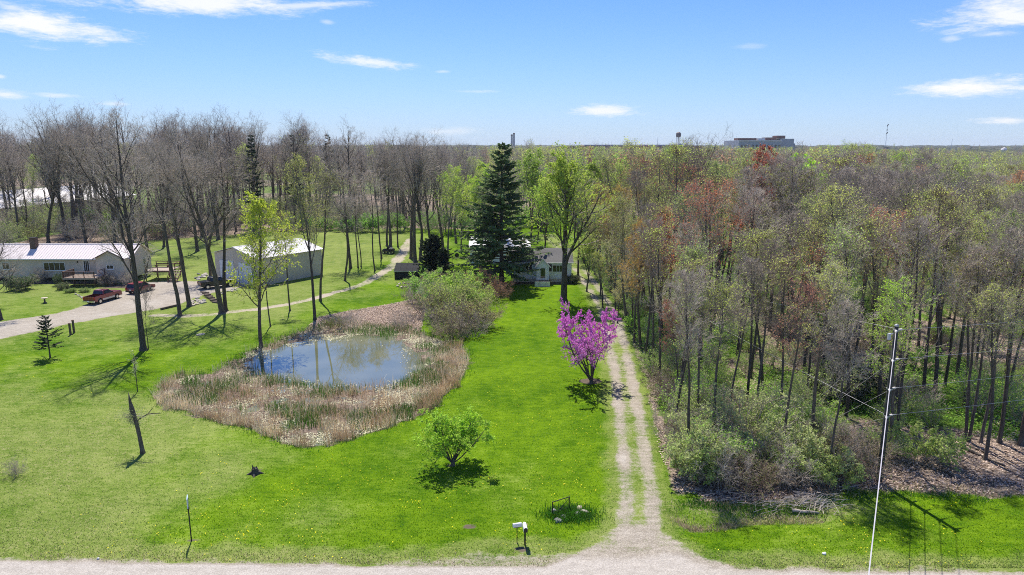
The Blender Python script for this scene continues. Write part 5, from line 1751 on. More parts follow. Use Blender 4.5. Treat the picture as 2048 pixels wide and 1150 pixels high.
x, y = gp(1145, 566); bush('bush', 'shrub', x, y, 1.2, 'dark shrub at the driveway corner of the cottage', None, (.05, .09, .03))
x, y = gp(700, 655); bush('bush', 'bare_a', x, y, .75, 'low grey bare bush on the far pond bank', None)
x, y = gp(672, 655); bush('bush', 'bare_b', x, y, .7, 'low brownish bare bush on the far pond bank under the olive-budding tree', None)
x, y = gp(805, 655); bush('bush', 'bare_a', x, y, .8, 'bare twiggy bush standing in the shallow end of the pond', None)
# green shrubs behind the left-hand lawn
SG = 'green shrubs at the back of the left-hand lawn'
for u, v, s in [(168, 462, 1.7), (185, 460, 1.9), (205, 462, 1.8), (222, 460, 1.6), (375, 460, 1.3), (560, 462, 1.4), (598, 462, 1.5), (630, 463, 1.6), (655, 462, 1.5), (690, 464, 1.4),
                (725, 464, 1.6), (745, 463, 1.6), (770, 464, 1.5), (800, 463, 1.6), (845, 465, 1.5), (885, 466, 1.6), (925, 464, 1.7), (960, 455, 2.0), (1010, 455, 2.0), (1055, 455, 2.2), (1085, 448, 2.2), (1120, 440, 2.4),
                (1180, 470, 1.8), (1200, 455, 2.0), (1230, 450, 2.0)]:
    x, y = gp(u, v)
    c = rb.choice([(0.25, 0.45, 0.07), (0.28, 0.44, 0.085), (0.22, 0.40, 0.07)])
    bush('shrub', rb.choice(['leafy_a', 'leafy_b', 'thin_a']), x, y, s, 'green leafing shrub along the back edge of the lawn before the tall wood', SG, c)
# garden shrubs of the ranch house
for u, v, s, sz, lab, c in [(42, 580, 1.9, 1.9, 'round grey-green shrub in a dark bed on the ranch lawn', (0.10, 0.15, 0.055)), (118, 571, .75, 1.6, 'narrow dark green shrub beside the ranch front deck', (0.05, 0.10, 0.03)),
                            (126, 579, .95, .9, 'round mid-green shrub in front of the ranch deck', (0.12, 0.17, 0.05)), (141, 585, .8, .55, 'low lime-green plant below the ranch deck', (0.20, 0.32, 0.05)),
                            (170, 584, .8, .55, 'low lime-green plant right behind the red pickup', (0.22, 0.32, 0.06))]:
    x, y = gp(u, v)
    bush('shrub', 'shrub', x, y, s, lab, None, c, sz=sz)
for u, v, s, lab in [(78, 566, .9, 'bare twiggy bush against the ranch foundation'), (232, 566, .8, 'bare twiggy bush in front of the gabled wing'), (250, 570, .75, 'bare twiggy bush behind the red car'), (214, 572, .7, 'bare twiggy bush behind the red pickup nose')]:
    x, y = gp(u, v)
    bush('bush', 'bare_a', x, y, s, lab, None)

# grey twiggy understorey under the tall wood behind the ranch house
UG = 'twiggy bushes under the tall wood'
for x, y in bscatter(95, lambda x, y: inview(x, y) and poly_sd(np.array([x]), np.array([y]), WOOD_L)[0] < 3 and y < 225, (-170, -20, 150, 225), 3.4):
    bush('bush', rb.choice(['bare_a', 'bare_a', 'bare_b', 'thin_a']), x, y, rb.uniform(1.2, 2.3), 'twiggy grey bush under the tall bare trees ' + where_left(x, y), UG, (0.30, 0.38, 0.12))

# thin bare saplings filling the tall wood
for x, y in scatter(70, lambda x, y: inview(x, y) and poly_sd(np.array([x]), np.array([y]), WOOD_L)[0] < 2 and y < 232, (-175, -25, 152, 232), 2.4, rr):
    tree('bare_sapling', 'sapling_b', x, y, rr.uniform(7, 13), 'thin bare sapling among the tall trunks ' + where_left(x, y), 'saplings of the tall wood', lean=(rr.gauss(0, .05), rr.gauss(0, .05)))

# ------------------------------------------------------------------ utility pole and its wires
PX, PY = 25.0, 44.1
PZ = h(PX, PY)
p = thing('utility_pole', 'dark wooden utility pole with four levels of insulators at the wood edge', 'utility pole', (PX, PY, PZ - .3))
MB().tube([(0, 0, 0), (0, 0, 4), (0, 0, 8), (0, 0, 11.3)], [.19, .175, .155, .13], 12).build('pole_shaft', M['pole'], p, smooth=True)
MB().lathe([(.15, 0), (.16, .06), (.1, .14), (.02, .17)], (0, 0, 0), 10).build('pole_cap', M['steel'], p, (0, 0, 11.3))
LEV = [10.75, 8.75, 6.75, 4.85]
DR = Vector((1.0, -.03, 0)).normalized()
x2, y2 = gp(2047, 743, LEV[2])
DR = Vector((x2 - PX, y2 - PY, 0)).normalized()
DC = Vector((1738 - 0, 0, 0))
xc, yc = gp(1738, 1146, LEV[0])
DC = Vector((xc - PX, yc - PY, 0)).normalized()
im = MB().lathe([(.035, 0), (.035, .04), (.085, .06), (.04, .1), (.085, .14), (.04, .18), (.085, .22), (.04, .26), (.085, .30), (.03, .34), (.02, .62)], (0, 0, 0), 9).mesh('insulator', M['insulator'], True)
for z in LEV:
    for dv in (DR, DC):
        o = link('insulator', im, p, (dv.x * .14, dv.y * .14, z + .3))
        o.rotation_euler = dv.to_track_quat('Z', 'Y').to_euler()
    MB().lathe([(.20, 0), (.20, .1)], (0, 0, 0), 12).build('clamp_band', M['steel'], p, (0, 0, z + .25))
MB().box((-.36, .1, 10.6), (.16, .16, .42)).tube([(-.3, .1, 10.75), (0, 0, 10.9)], .03, 5).build('cutout_fuse', M['tower_pale'], p)
MB().tube([(-.05, .21, 3.2), (-.05, .2, 0.2)], .03, 5).build('ground_conduit', M['steel'], p)


def sag(a, b, s, n=14):
    a, b = Vector(a), Vector(b)
    return [a.lerp(b, i / n) - Vector((0, 0, s * 4 * (i / n) * (1 - i / n))) for i in range(n + 1)]


ordn = ['top', 'second', 'third', 'lowest']
for i, z in enumerate(LEV):
    a = Vector((PX, PY, PZ + z)) + DR * .75
    MB().tube(sag(a, Vector((PX, PY, PZ + z)) + DR * 46, .35), .010, 5).build('power_line', M['wire'])
    o = bpy.data.objects[-1] if False else None
for o in [q for q in bpy.data.objects if q.name.startswith('power_line')]:
    pass
lines = [q for q in bpy.data.objects if q.name.startswith('power_line')]
for i, o in enumerate(sorted(lines, key=lambda q: q.name)):
    tag(o, ordn[i] + ' of the four wires running sideways from the utility pole along the wood', 'wire', 'wires along the wood')
for i, z in enumerate(LEV):
    a = Vector((PX, PY, PZ + z)) + DC * .75
    o = MB().tube(sag(a, Vector((PX, PY, PZ + z)) + DC * 95, .2), .020, 5).build('power_line', M['wire'])
    tag(o, ordn[i] + ' of the four wires crossing the road from the utility pole', 'wire', 'wires crossing the road')
gpts = [(1546, 872), (1572, 874), (1598, 872), (1622, 872)]
for i, z in enumerate(LEV):
    gx, gy = gp(*gpts[i])
    o = MB().tube([(PX - .1, PY, PZ + z - .15), (gx, gy, h(gx, gy) - .1)], .009, 4).build('guy_wire', M['wire'])
    tag(o, ordn[i] + ' of the slanting guy wires anchored in the wood behind the pole', 'wire', 'guy wires')
o = MB().tube(sag((PX, PY, PZ + 10.85), (10.0, 119.0, 7.4), 1.3), .013, 5).build('service_line', M['wire'])
tag(o, 'upper wire sagging from the pole top towards the cottage', 'wire')
o = MB().tube(sag((PX, PY, PZ + 4.9), (12.4, 108.0, 7.0), 0.7), .011, 5).build('service_line', M['wire'])
tag(o, 'lower wire rising from the middle of the pole towards the cottage', 'wire')

# ------------------------------------------------------------------ mailboxes, sign, posts
def mailbox(x, y, rz, label, body, hgt, wide, post_r, flag=True, door=None):
    t = thing('mailbox', label, 'mailbox', (x, y, h(x, y)), rz)
    MB().tube([(0, 0, -.2), (0, 0, hgt)], post_r, 8).build('post', M['iron'], t)
    L, w = .52 * wide, .18 * wide
    n = 8
    prof = [(-w / 2, 0), (w / 2, 0)] + [(w / 2 * math.cos(PI * i / n), .14 * wide + w / 2 * math.sin(PI * i / n)) for i in range(n + 1)]
    b = MB().prism(prof, -L / 2, L / 2, 'y').build('box', M[body], t, (0, 0, hgt))
    pr2 = [(a * .96, c * .96 + .004) for a, c in prof]
    MB().prism(pr2, -L / 2 - .02, -L / 2 - .003, 'y').build('door', M[door or body], b)
    if flag:
        MB().box((w / 2 + .012, .05, .22), (.015, .04, .22)).box((w / 2 + .012, .0, .32), (.015, .14, .06)).build('flag', M['red_bright'], b)
    MB().box((0, 0, -.02), (w * .9, L * .8, .03)).build('bracket', M['iron'], t, (0, 0, hgt))
    return t


x, y = gp(1034, 1085)
mailbox(x, y, R(105), 'white mailbox turned sideways on the thinner black post by the road', 'white', 1.02, 0.95, .028, False)
x, y = gp(1050, 1090)
mailbox(x, y, R(6), 'white mailbox with dark front seen end-on, on the thicker black post', 'white', 0.98, 1.25, .05, True, 'iron')

x, y = gp(383, 1082)
s = thing('road_sign', 'thin black roadside post carrying a blue sheet sign seen edge-on', 'road sign', (x, y, h(x, y)))
MB().tube([(0, 0, -.3), (0, 0, 2.7)], .035, 6).build('post', M['iron'], s)
sg = MB().box((-.0, 0, 2.48), (.05, .62, .58)).build('sign_plate', M['sign_back'], s)
sg.rotation_euler = (0, 0, R(22))
MB().box((0, 0, 2.1), (.09, .12, .12)).build('bracket', M['iron'], s)
for u, v, hh, lab in [(141, 667, 1.45, 'brown wooden post beside the gravel drive, shorter of the pair'), (148, 663, 1.6, 'brown wooden post beside the gravel drive, taller of the pair')]:
    x, y = gp(u, v)
    pp = thing('wooden_post', lab, 'post', (x, y, h(x, y)))
    MB().box((0, 0, hh / 2 - .15), (.22, .22, hh + .3), rz=.3, top=.94).build('post', M['tie'], pp)
    MB().box((0, 0, hh + .02), (.26, .26, .05), rz=.3).build('post_cap', M['deck'], pp)
x, y = gp(90, 606)
b = thing('bird_bath', 'pale bird bath on a dark pedestal on the ranch lawn', 'bird bath', (x, y, h(x, y)))
MB().lathe([(.28, 0), (.26, .08), (.12, .14), (.10, .55), (.15, .62)], (0, 0, 0), 14).build('pedestal', M['tie'], b, smooth=True)
MB().lathe([(.12, .62), (.38, .70), (.46, .78), (.44, .80), (.34, .74), (.05, .71)], (0, 0, 0), 16).build('basin', M['stone_pale'], b, smooth=True)
x, y = gp(914, 528)
b = thing('garden_marker', 'thin stake with round dark top on the back lawn', 'garden stake', (x, y, h(x, y)))
MB().tube([(0, 0, -.1), (0, 0, 1.4)], .035, 5).build('stake', M['iron'], b)
MB().tube([(0, -.03, 1.75), (0, .03, 1.75)], .42, 14).build('disc', M['iron'], b)
x, y = gp(942, 560)
b = thing('garden_urn', 'weathered pale garden urn on the lawn before the white-roofed outbuilding', 'garden urn', (x, y, h(x, y)))
MB().lathe([(.32, 0), (.32, .12), (.14, .22), (.14, .45), (.34, .75), (.48, 1.0), (.50, 1.08), (.40, 1.06), (.3, .95)], (0, 0, 0), 14).build('bowl', M['stone'], b, smooth=True)
MB().lathe([(.38, -.02), (.36, .1)], (0, 0, 0), 10).build('foot', M['stone_grey'], b)


def rock_mesh(seed, sx, sy, sz):
    rng = random.Random(seed)
    import bmesh
    bm = bmesh.new()
    bmesh.ops.create_icosphere(bm, subdivisions=2, radius=1.0)
    dirs = [(Vector((rng.gauss(0, 1), rng.gauss(0, 1), rng.gauss(0, 1))).normalized(), rng.uniform(.55, .9)) for _ in range(9)]
    for v in bm.verts:
        for d, lim in dirs:
            q = v.co.dot(d)
            if q > lim:
                v.co -= d * (q - lim)
        v.co = Vector((v.co.x * sx, v.co.y * sy, v.co.z * sz)) * (1 + rng.uniform(-.04, .04))
    me = bpy.data.meshes.new('rock')
    bm.to_mesh(me); bm.free()
    return me


def rock(u, v, sx, sy, sz, mat, label, seed, name='rock', group=None, dz=0.3):
    x, y = gp(u, v)
    me = rock_mesh(seed, sx, sy, sz)
    me.materials.append(M[mat])
    o = link(name, me, None, (x, y, h(x, y) + sz * dz))
    o.rotation_euler = (0, 0, seed * 1.3)
    return tag(o, label, 'rock', group)


# flower bed with rocks and the iron frame
rock(1158, 1020, .40, .28, .20, 'stone_pale', 'largest pale rock in the flower bed by the driveway mouth', 1)
rock(1168, 1027, .36, .27, .19, 'stone', 'tan rock with shadowed face just below the largest pale rock in the flower bed', 2)
rock(1155, 1031, .30, .26, .20, 'stone_grey', 'dark grey rock beside the tan one in the flower bed', 3)
rock(1121, 1025, .36, .20, .14, 'stone_pale', 'flat yellowish rock under the iron frame in the flower bed', 4)
rock(1117, 1042, .34, .24, .17, 'stone_grey', 'grey rock at the road end of the flower bed', 5)
rock(1127, 1036, .27, .21, .18, 'stone_grey', 'smaller grey rock leaning on the one at the road end of the flower bed', 6)
rock(1109, 1026, .30, .24, .22, 'stone_grey', 'dark grey rock at the foot of the iron frame', 7)
rock(401, 668, .62, .34, .16, 'stone_pale', 'flat pale stone alone on the lawn before the pond', 8)
rock(196, 1118, .10, .08, .09, 'white', 'tiny white stone at the grass edge of the road', 9)
rock(1648, 1108, .16, .12, .10, 'white', 'small white stone in the roadside grass near the wires', 10)
for i, (u, v) in enumerate([(796, 572), (803, 574), (811, 573), (815, 570), (808, 567), (799, 568)]):
    rock(u, v, .34, .28, .20, 'stone_pale', 'pale stone of the small ring on the grass before the black shed', 20 + i, group='stones of the fire ring')
x0, y0 = gp(1105, 1033); x1, y1 = gp(1138, 1022)
f = thing('iron_frame', 'rusty black iron headboard frame standing in the flower bed', 'iron frame', (x0, y0, h(x0, y0)), math.atan2(y1 - y0, x1 - x0))
W = math.hypot(x1 - x0, y1 - y0)
MB().tube([(0, 0, -.2), (0, 0, 1.0)], .035, 6).build('post', M['iron'], f)
MB().tube([(W, 0, -.2), (W, 0, 1.0)], .035, 6).build('post', M['iron'], f)
MB().tube([(0, 0, .97), (W, 0, .97)], .028, 6).build('top_rail', M['iron'], f)
MB().tube([(0, 0, .75), (W * .5, .0, .35), (W, 0, .9)], .018, 5).build('cross_brace', M['iron'], f)
MB().tube([(W * .35, 0, .25), (W * .62, 0, .55)], .018, 5).build('cross_brace', M['iron'], f)
MB().tube([(0, 0, .3), (W, 0, .3)], .018, 5).build('lower_rail', M['iron'], f)

# snapped-off leaning tree on the front lawn
x, y = gp(286, 908)
b = thing('broken_tree', 'dead leaning broken-off tree trunk with jagged top on the front lawn', 'tree', (x, y, h(x, y)))
MB().tube([(0, 0, -.2), (-.02, 0, .3), (-.12, 0, 1.5), (-.28, .05, 2.6), (-.48, .05, 3.5), (-.56, .05, 4.1), (-.60, .06, 4.75)], [.24, .16, .14, .15, .17, .09, .012], 9).build('trunk', M['bark'], b, smooth=True)
MB().tube([(-.44, .05, 3.4), (-.62, .1, 3.9), (-.66, .1, 4.35)], [.07, .05, .01], 5).tube([(-.5, .05, 3.6), (-.46, 0, 4.1), (-.45, 0, 4.3)], [.06, .04, .01], 5).build('splinter', M['bark'], b)
MB().tube([(-.27, .05, 2.5), (.1, .1, 2.75), (.55, .2, 3.0), (1.0, .25, 3.05), (1.5, .3, 3.0)], [.07, .05, .04, .03, .01], 6).tube([(.55, .2, 3.0), (.8, .5, 3.35), (.95, .6, 3.6)], [.03, .02, .008], 5).build('branch', M['bark'], b)
a = Acc(); rng = np.random.default_rng(3)
N = 46
st = np.stack([rng.uniform(-.42, -.2, N), np.full(N, .05), rng.uniform(2.1, 3.2, N)], -1)
d = np.stack([np.where(rng.uniform(0, 1, N) < .72, -1, 1) * rng.uniform(.5, 1, N), rng.normal(0, .5, N), rng.uniform(-.1, .6, N)], -1)
P1 = grow(st, d, rng.uniform(.5, 1.6, N), 4, .2, .04, rng); V, Q = tubes(P1, radii(np.full(N, .012), 4, .4), 3); a.add(V, Q, 0)
i = rng.integers(0, N, 900); j = rng.integers(1, 4, 900); C = P1[i, j] + rng.normal(0, .12, (900, 3)); V, Q = leaves(C, .04, rng); a.add(V, Q, 1, rng.uniform(0, 1, 900))
o = copy_part('sprouts', a.mesh('sprouts', [M['twig'], M['leaf']]), b, (.34, .38, .18))
# thin whip of a sapling behind it
x, y = gp(275, 783)
b = thing('sapling', 'thin young sapling with pale opening buds behind the broken tree', 'tree', (x, y, h(x, y)))
MB().tube([(0, 0, -.1), (.03, 0, 1.2), (-.02, .02, 2.4), (.04, .02, 3.9)], [.045, .035, .025, .008], 6).build('trunk', M['bark'], b)
a = Acc(); N = 26
st = np.stack([np.zeros(N), np.zeros(N), rng.uniform(1.4, 3.7, N)], -1); d = np.stack([rng.normal(0, .5, N), rng.normal(0, .5, N), np.ones(N)], -1)
P1 = grow(st, d, rng.uniform(.3, .9, N), 3, .1, .1, rng); V, Q = tubes(P1, radii(np.full(N, .012), 3, .4), 3); a.add(V, Q, 0)
i = rng.integers(0, N, 260); j = rng.integers(1, 4, 260); V, Q = leaves(P1[i, j] + rng.normal(0, .08, (260, 3)), .05, rng); a.add(V, Q, 1, rng.uniform(0, 1, 260))
copy_part('crown', a.mesh('crown', [M['twig'], M['leaf']]), b, (.42, .44, .28))
# tiny seedling far left
x, y = gp(34, 951)
bush('seedling', 'bare_a', x, y, .38, 'tiny bare twiggy seedling alone in the dry front lawn', None, cat='seedling')
# stump with torn top
x, y = gp(511, 948)
s = thing('tree_stump', 'small dark torn tree stump in a bare earth patch on the front lawn', 'tree stump', (x, y, h(x, y)))
MB().tube([(.0, 0, -.2), (0, 0, .12), (-.03, 0, .42)], [.42, .27, .2], 10).build('trunk', M['bark'], s)
MB().tube([(-.12, 0, .35), (-.2, 0, .72)], [.09, .01], 5).tube([(.06, .05, .35), (.08, .05, .58)], [.1, .01], 5).tube([(.0, -.1, .35), (-.02, -.12, .62)], [.08, .01], 5).build('splinter', M['bark'], s)
MB().tube([(.2, 0, .1), (.6, .1, -.03)], [.12, .03], 6).tube([(-.2, -.05, .1), (-.6, -.2, -.03)], [.12, .03], 6).tube([(0, -.2, .1), (.1, -.6, -.03)], [.12, .03], 6).build('root', M['bark'], s)

# landscape steps and edging below the parking
x0, y0 = gp(410, 590); x1, y1 = gp(433, 606)
s = thing('timber_steps', 'railroad tie garden steps descending from the parking to the path', 'steps', (0, 0, 0))
tm = MB().box((0, 0, 0), (1.75, .24, .2)).mesh('step_timber', M['tie'])
for i in range(7):
    q = i / 6
    xx, yy = x0 + (x1 - x0) * q, y0 + (y1 - y0) * q
    o = link('step_timber', tm, s, (xx, yy, h(xx, yy) + .42 - .055 * i)); o.rotation_euler = (0, 0, R(-28))
x0, y0 = gp(322, 620); x1, y1 = gp(356, 612)
o = MB().box((0, 0, .12), (math.hypot(x1 - x0, y1 - y0), .24, .34)).build('edging_timber', M['tie'], None, ((x0 + x1) / 2, (y0 + y1) / 2, h((x0 + x1) / 2, (y0 + y1) / 2)), math.atan2(y1 - y0, x1 - x0))
tag(o, 'dark timber edging along the lower side of the gravel parking', 'edging')
rs = [rock_mesh(40 + i, .32, .26, .2) for i in range(4)]
for m_, mm in zip(rs, ['stone', 'stone_grey', 'stone', 'stone_pale']):
    m_.materials.append(M[mm])


def rock_row(pts, n, spread, label, group, seed, sc=(0.6, 1.2)):
    rg = random.Random(seed)
    for i in range(n):
        q = rg.random() * (len(pts) - 1); j = min(int(q), len(pts) - 2); f_ = q - j
        u = pts[j][0] * (1 - f_) + pts[j + 1][0] * f_ + rg.gauss(0, spread * 1.6); v = pts[j][1] * (1 - f_) + pts[j + 1][1] * f_ + rg.gauss(0, spread)
        x, y = gp(u, v)
        o = link('rock', rg.choice(rs), None, (x, y, h(x, y) + .06))
        sck = rg.uniform(*sc)
        o.scale = (sck, sck, sck * .9); o.rotation_euler = (rg.uniform(-.3, .3), rg.uniform(-.3, .3), rg.uniform(0, 6.3))
        tag(o, label, 'rock', group)


rock_row([(384, 606), (398, 600), (410, 604), (386, 611)], 34, 2.2, 'small rock of the slope edging below the gravel parking', 'edging rocks below the parking', 3)
rock_row([(440, 588), (456, 583), (470, 580)], 20, 1.8, 'small rock of the edging under the black pickup', 'edging rocks by the pickup', 4)
rock_row([(398, 557), (408, 552), (420, 553)], 24, 2.2, 'rock in the pile at the barn front corner', 'rock pile at the barn corner', 5, (.8, 1.4))
rock_row([(150, 588), (160, 593), (168, 597)], 14, .7, 'pale edging stone of the ranch flower bed', 'edging stones of the ranch bed', 6, (.4, .7))

# ------------------------------------------------------------------ fallen wood
def log(u0, v0, u1, v1, r, label, mat='deadwood', lift=.1, name='fallen_log', twigs=0, seed=0, cat='log', group=None, z1=0.0):
    x0, y0 = gp(u0, v0); x1, y1 = gp(u1, v1)
    rg = random.Random(seed)
    a_ = Vector((x0, y0, h(x0, y0) + lift)); b_ = Vector((x1, y1, h(x1, y1) + lift + z1))
    m = MB()
    pts = [a_.lerp(b_, i / 5) + Vector((rg.gauss(0, .05), rg.gauss(0, .05), rg.gauss(0, .03))) for i in range(6)]
    m.tube(pts, [r * (1 - .09 * i) for i in range(6)], 7)
    for i in range(twigs):
        q = rg.choice(pts[1:])
        e = q + Vector((rg.gauss(0, .8), rg.gauss(0, .8), abs(rg.gauss(.25, .25))))
        m.tube([q, q.lerp(e, .5) + Vector((0, 0, .1)), e], [.03, .02, .008], 4)
    return tag(m.build(name, M[mat], None, smooth=True), label, cat, group)


log(1706, 712, 1768, 708, .20, 'long pale fallen log behind the top of the utility pole')
log(1706, 722, 1748, 722, .15, 'shorter fallen log lying right below the long pale one')
log(1965, 749, 2060, 756, .16, 'pale fallen trunk at the photo edge among the far stems')
log(1769, 812, 1800, 812, .16, 'short mossy log beside the middle of the utility pole', 'bark')
log(1581, 1021, 1640, 1026, .12, 'pale bare log at the front edge of the wood by the brush')
log(1365, 925, 1384, 965, .10, 'grey dead branch lying on the leaf litter by the driveway mouth', twigs=4, seed=3)
log(1880, 880, 2010, 935, .13, 'long dark fallen trunk across the litter of the open wood floor', 'bark', seed=5)
log(1876, 940, 1905, 955, .09, 'thin fallen limb on the open wood floor', 'bark', twigs=3, seed=6)
log(1940, 972, 1985, 966, .08, 'thin dead branch on the litter near the wood front', 'bark', twigs=3, seed=7)
log(1905, 880, 1975, 912, .09, 'thin fallen pole lying beside the long dark fallen trunk', 'bark', seed=8)
log(1610, 695, 1640, 707, .13, 'crossed pale fallen log under the slanting service wire', seed=9, twigs=3)
log(1612, 725, 1634, 722, .10, 'short pale log below the crossed fallen log', seed=10)
log(1580, 722, 1596, 745, .06, 'pale bent dead branch hanging in the undergrowth', seed=11, lift=.8, z1=-.4)
log(1828, 745, 1880, 655, .10, 'dead stem leaning aslant among the trees behind the pole', 'bark', seed=12, lift=.2, z1=6.0, name='leaning_deadwood', cat='dead tree')


def brush_pile(u, v, label, n, seed, L=1.8):
    x, y = gp(u, v)
    rg = random.Random(seed)
    m = MB()
    for i in range(n):
        a_ = rg.gauss(.15, .5); c = Vector((rg.gauss(0, .9), rg.gauss(0, .45), abs(rg.gauss(.25, .2))))
        dv = Vector((math.cos(a_), math.sin(a_), rg.gauss(.08, .12))) * rg.uniform(.4, L)
        m.tube([c - dv * .5, c + Vector((0, 0, .06)), c + dv * .5], [rg.uniform(.010, .026), .014, .005], 4)
    o = m.build('brush_pile', M['twig'], None, (x, y, h(x, y)))
    return tag(o, label, 'brush pile')


brush_pile(1625, 1010, 'heap of cut grey branches at the wood front edge', 110, 1, 1.7)
brush_pile(1560, 1012, 'thin scatter of dead twigs on the grass beside the branch heap', 40, 2)
brush_pile(1470, 1000, 'scatter of dead twigs under the bushes at the driveway mouth', 40, 3, 1.4)
brush_pile(1690, 970, 'scatter of grey sticks under the stem left of the utility pole', 40, 4)
brush_pile(1600, 730, 'tangle of fallen branches on the wood floor below the service wire', 60, 5, 2.4)


# ------------------------------------------------------------------ stuff: reeds, pond scum, leaf litter, herbs, grass, dandelions
def stuff(name, V, Q, mat, lv, color, kind='stuff'):
    me = fast_mesh(name, V, Q, mats=[mat], smooth=False, attrs={'lv': ('FACE', 'FLOAT', lv)})
    o = link(name, me)
    o.color = tuple(color) + (1,)
    return tag(o, kind=kind)


def blades(X, Y, Z, Hh, W, lean, rng):
    """one bent blade per point, two quads"""
    n = len(X)
    a = rng.uniform(0, 2 * PI, n); la = rng.uniform(0, 2 * PI, n)
    B = np.stack([X, Y, Z], -1)
    w = np.stack([np.cos(a), np.sin(a), np.zeros(n)], -1) * (W / 2)[:, None]
    l = np.stack([np.cos(la), np.sin(la), np.zeros(n)], -1) * (lean * Hh)[:, None]
    m_ = B + l * .35 + np.stack([np.zeros(n), np.zeros(n), Hh * .6], -1)
    t_ = B + l + np.stack([np.zeros(n), np.zeros(n), Hh], -1)
    V = np.stack([B - w, B + w, m_ + w * .8, m_ - w * .8, t_ + w * .2, t_ - w * .2], 1).reshape(-1, 3)
    i = np.arange(n)[:, None] * 6
    Q = np.stack([i + [0, 1, 2, 3], i + [3, 2, 4, 5]], 1).reshape(-1, 4)
    return V, Q


rng = np.random.default_rng(44)
pb = np.array(POND); bx = (pb[:, 0].min(), pb[:, 0].max(), pb[:, 1].min(), pb[:, 1].max())
cand = 170000
X = rng.uniform(bx[0], bx[1], cand); Y = rng.uniform(bx[2], bx[3], cand)
sp, sw = poly_sd(X, Y, POND) + (fbm(X, Y, .8, 5, 3) - .5) * 2.2, poly_sd(X, Y, OPEN_WATER)
zone = (sp < .1) & (sw > -.6)
clump = fbm(X, Y, .55, 7, 3)
front = sstep(70 - Y, 0, 10)                         # the broad stand of old stalks on the road side
edge = sstep(2.6 + sp, 0, 2.2)
side = sstep(X, -9.5, -6.5) * sstep(Y, 60, 66)
pr = (0.10 + .95 * front * edge + .30 * front + .7 * side) * sstep(clump, .30, .55)
k = zone & (rng.uniform(0, 1, cand) < pr * .62)
x, y = X[k], Y[k]; n = len(x)
V, Q = blades(x, y, np.maximum(gz(x, y), WATER_Z - .1), rng.uniform(.40, 1.25, n), rng.uniform(.014, .036, n), np.abs(rng.normal(0, .45, n)), rng)
tone = fbm(x, y, .45, 97, 3) + rng.normal(0, .08, n)
VV, lvv = V.reshape(n, 6, 3), rng.uniform(0, 1, n)
for lo, hi, nm, c in ((-1, .54, 'dry_reeds', (0.44, 0.315, 0.19)), (.54, 2, 'bleached_reeds', (0.64, 0.53, 0.37))):
    q = (tone >= lo) & (tone < hi); m_ = int(q.sum()); i_ = np.arange(m_)[:, None] * 6
    stuff(nm, VV[q].reshape(-1, 3), np.stack([i_ + [0, 1, 2, 3], i_ + [3, 2, 4, 5]], 1).reshape(-1, 4), M['stalk'], np.repeat(lvv[q], 2), c)
# green shoots between
gcl = fbm(X, Y, .4, 19, 3)
pr = (sstep(gcl, .48, .62) * (.25 + .8 * front * sstep(-sp, .6, 2.5)) + .5 * sstep(gcl, .45, .6) * sstep(X, -12, -9) + .8 * np.exp(-((X + 16.5) / 3.5) ** 2 - ((Y - 84.5) / 1.6) ** 2)) 
k = zone & (rng.uniform(0, 1, cand) < pr * .42)
x, y = X[k], Y[k]; n = len(x)
V, Q = blades(x, y, np.maximum(gz(x, y), WATER_Z - .1), rng.uniform(.3, .8, n), rng.uniform(.025, .05, n), np.abs(rng.normal(0, .2, n)), rng)
stuff('green_reeds', V, Q, M['blade'], np.repeat(rng.uniform(0, 1, n), 2), (0.085, 0.165, 0.025))
# floating mats of old leaves and duckweed
mcl = fbm(X, Y, .5, 31, 4)
ring = sstep(-sw, 2.6, -.4)
far_side = sstep(Y, 74, 79) + sstep(X, -12.5, -9.5)
pr = sstep(mcl, .44, .60) * (ring * (.35 + .65 * np.clip(far_side, 0, 1))) + .35 * (sw > 0) * sstep(mcl, .45, .55)
k = (sp < -.2) & (rng.uniform(0, 1, cand) < pr * .45)
x, y = X[k], Y[k]; n = len(x)
C = np.stack([x, y, np.maximum(gz(x, y) + .03, WATER_Z + .012 + rng.uniform(0, .03, n))], -1)
V, Q = leaves(C, .085, rng, 9.0, .75)
stuff('floating_pond_weed', V, Q, M['stalk'], rng.uniform(0, 1, n), (0.50, 0.48, 0.33))

# pale leaf litter lying loose: wood floor near the front, driveway strip, far pond bank
cand = 120000
X = rng.uniform(11, 62, cand); Y = 41.5 + rng.uniform(0, 1, cand) ** 1.6 * 55
wr = poly_sd(X, Y, WOOD_R)
pr = sstep(fbm(X, Y, .22, 63, 3), .35, .6) * np.clip(1.25 - (Y - 41) / 60, .1, 1)
k = ((wr < .3) | ((X - drive_x(Y) > 1.9) & (X - drive_x(Y) < 4.5) & (Y > 42.5))) & (rng.uniform(0, 1, cand) < pr * .55)
x, y = X[k], Y[k]
Xb = rng.uniform(-28, -9, 26000); Yb = rng.uniform(80, 104, 26000); kb = (poly_sd(Xb, Yb, BANK) < .2) & (rng.uniform(0, 1, 26000) < .8)
x, y = np.concatenate([x, Xb[kb]]), np.concatenate([y, Yb[kb]]); n = len(x)
V, Q = leaves(np.stack([x, y, gz(x, y) + rng.uniform(.02, .10, n)], -1), .075, rng, 2.5, .7)
stuff('fallen_leaves', V, Q, M['stalk'], rng.uniform(0, 1, n), (0.50, 0.39, 0.32))

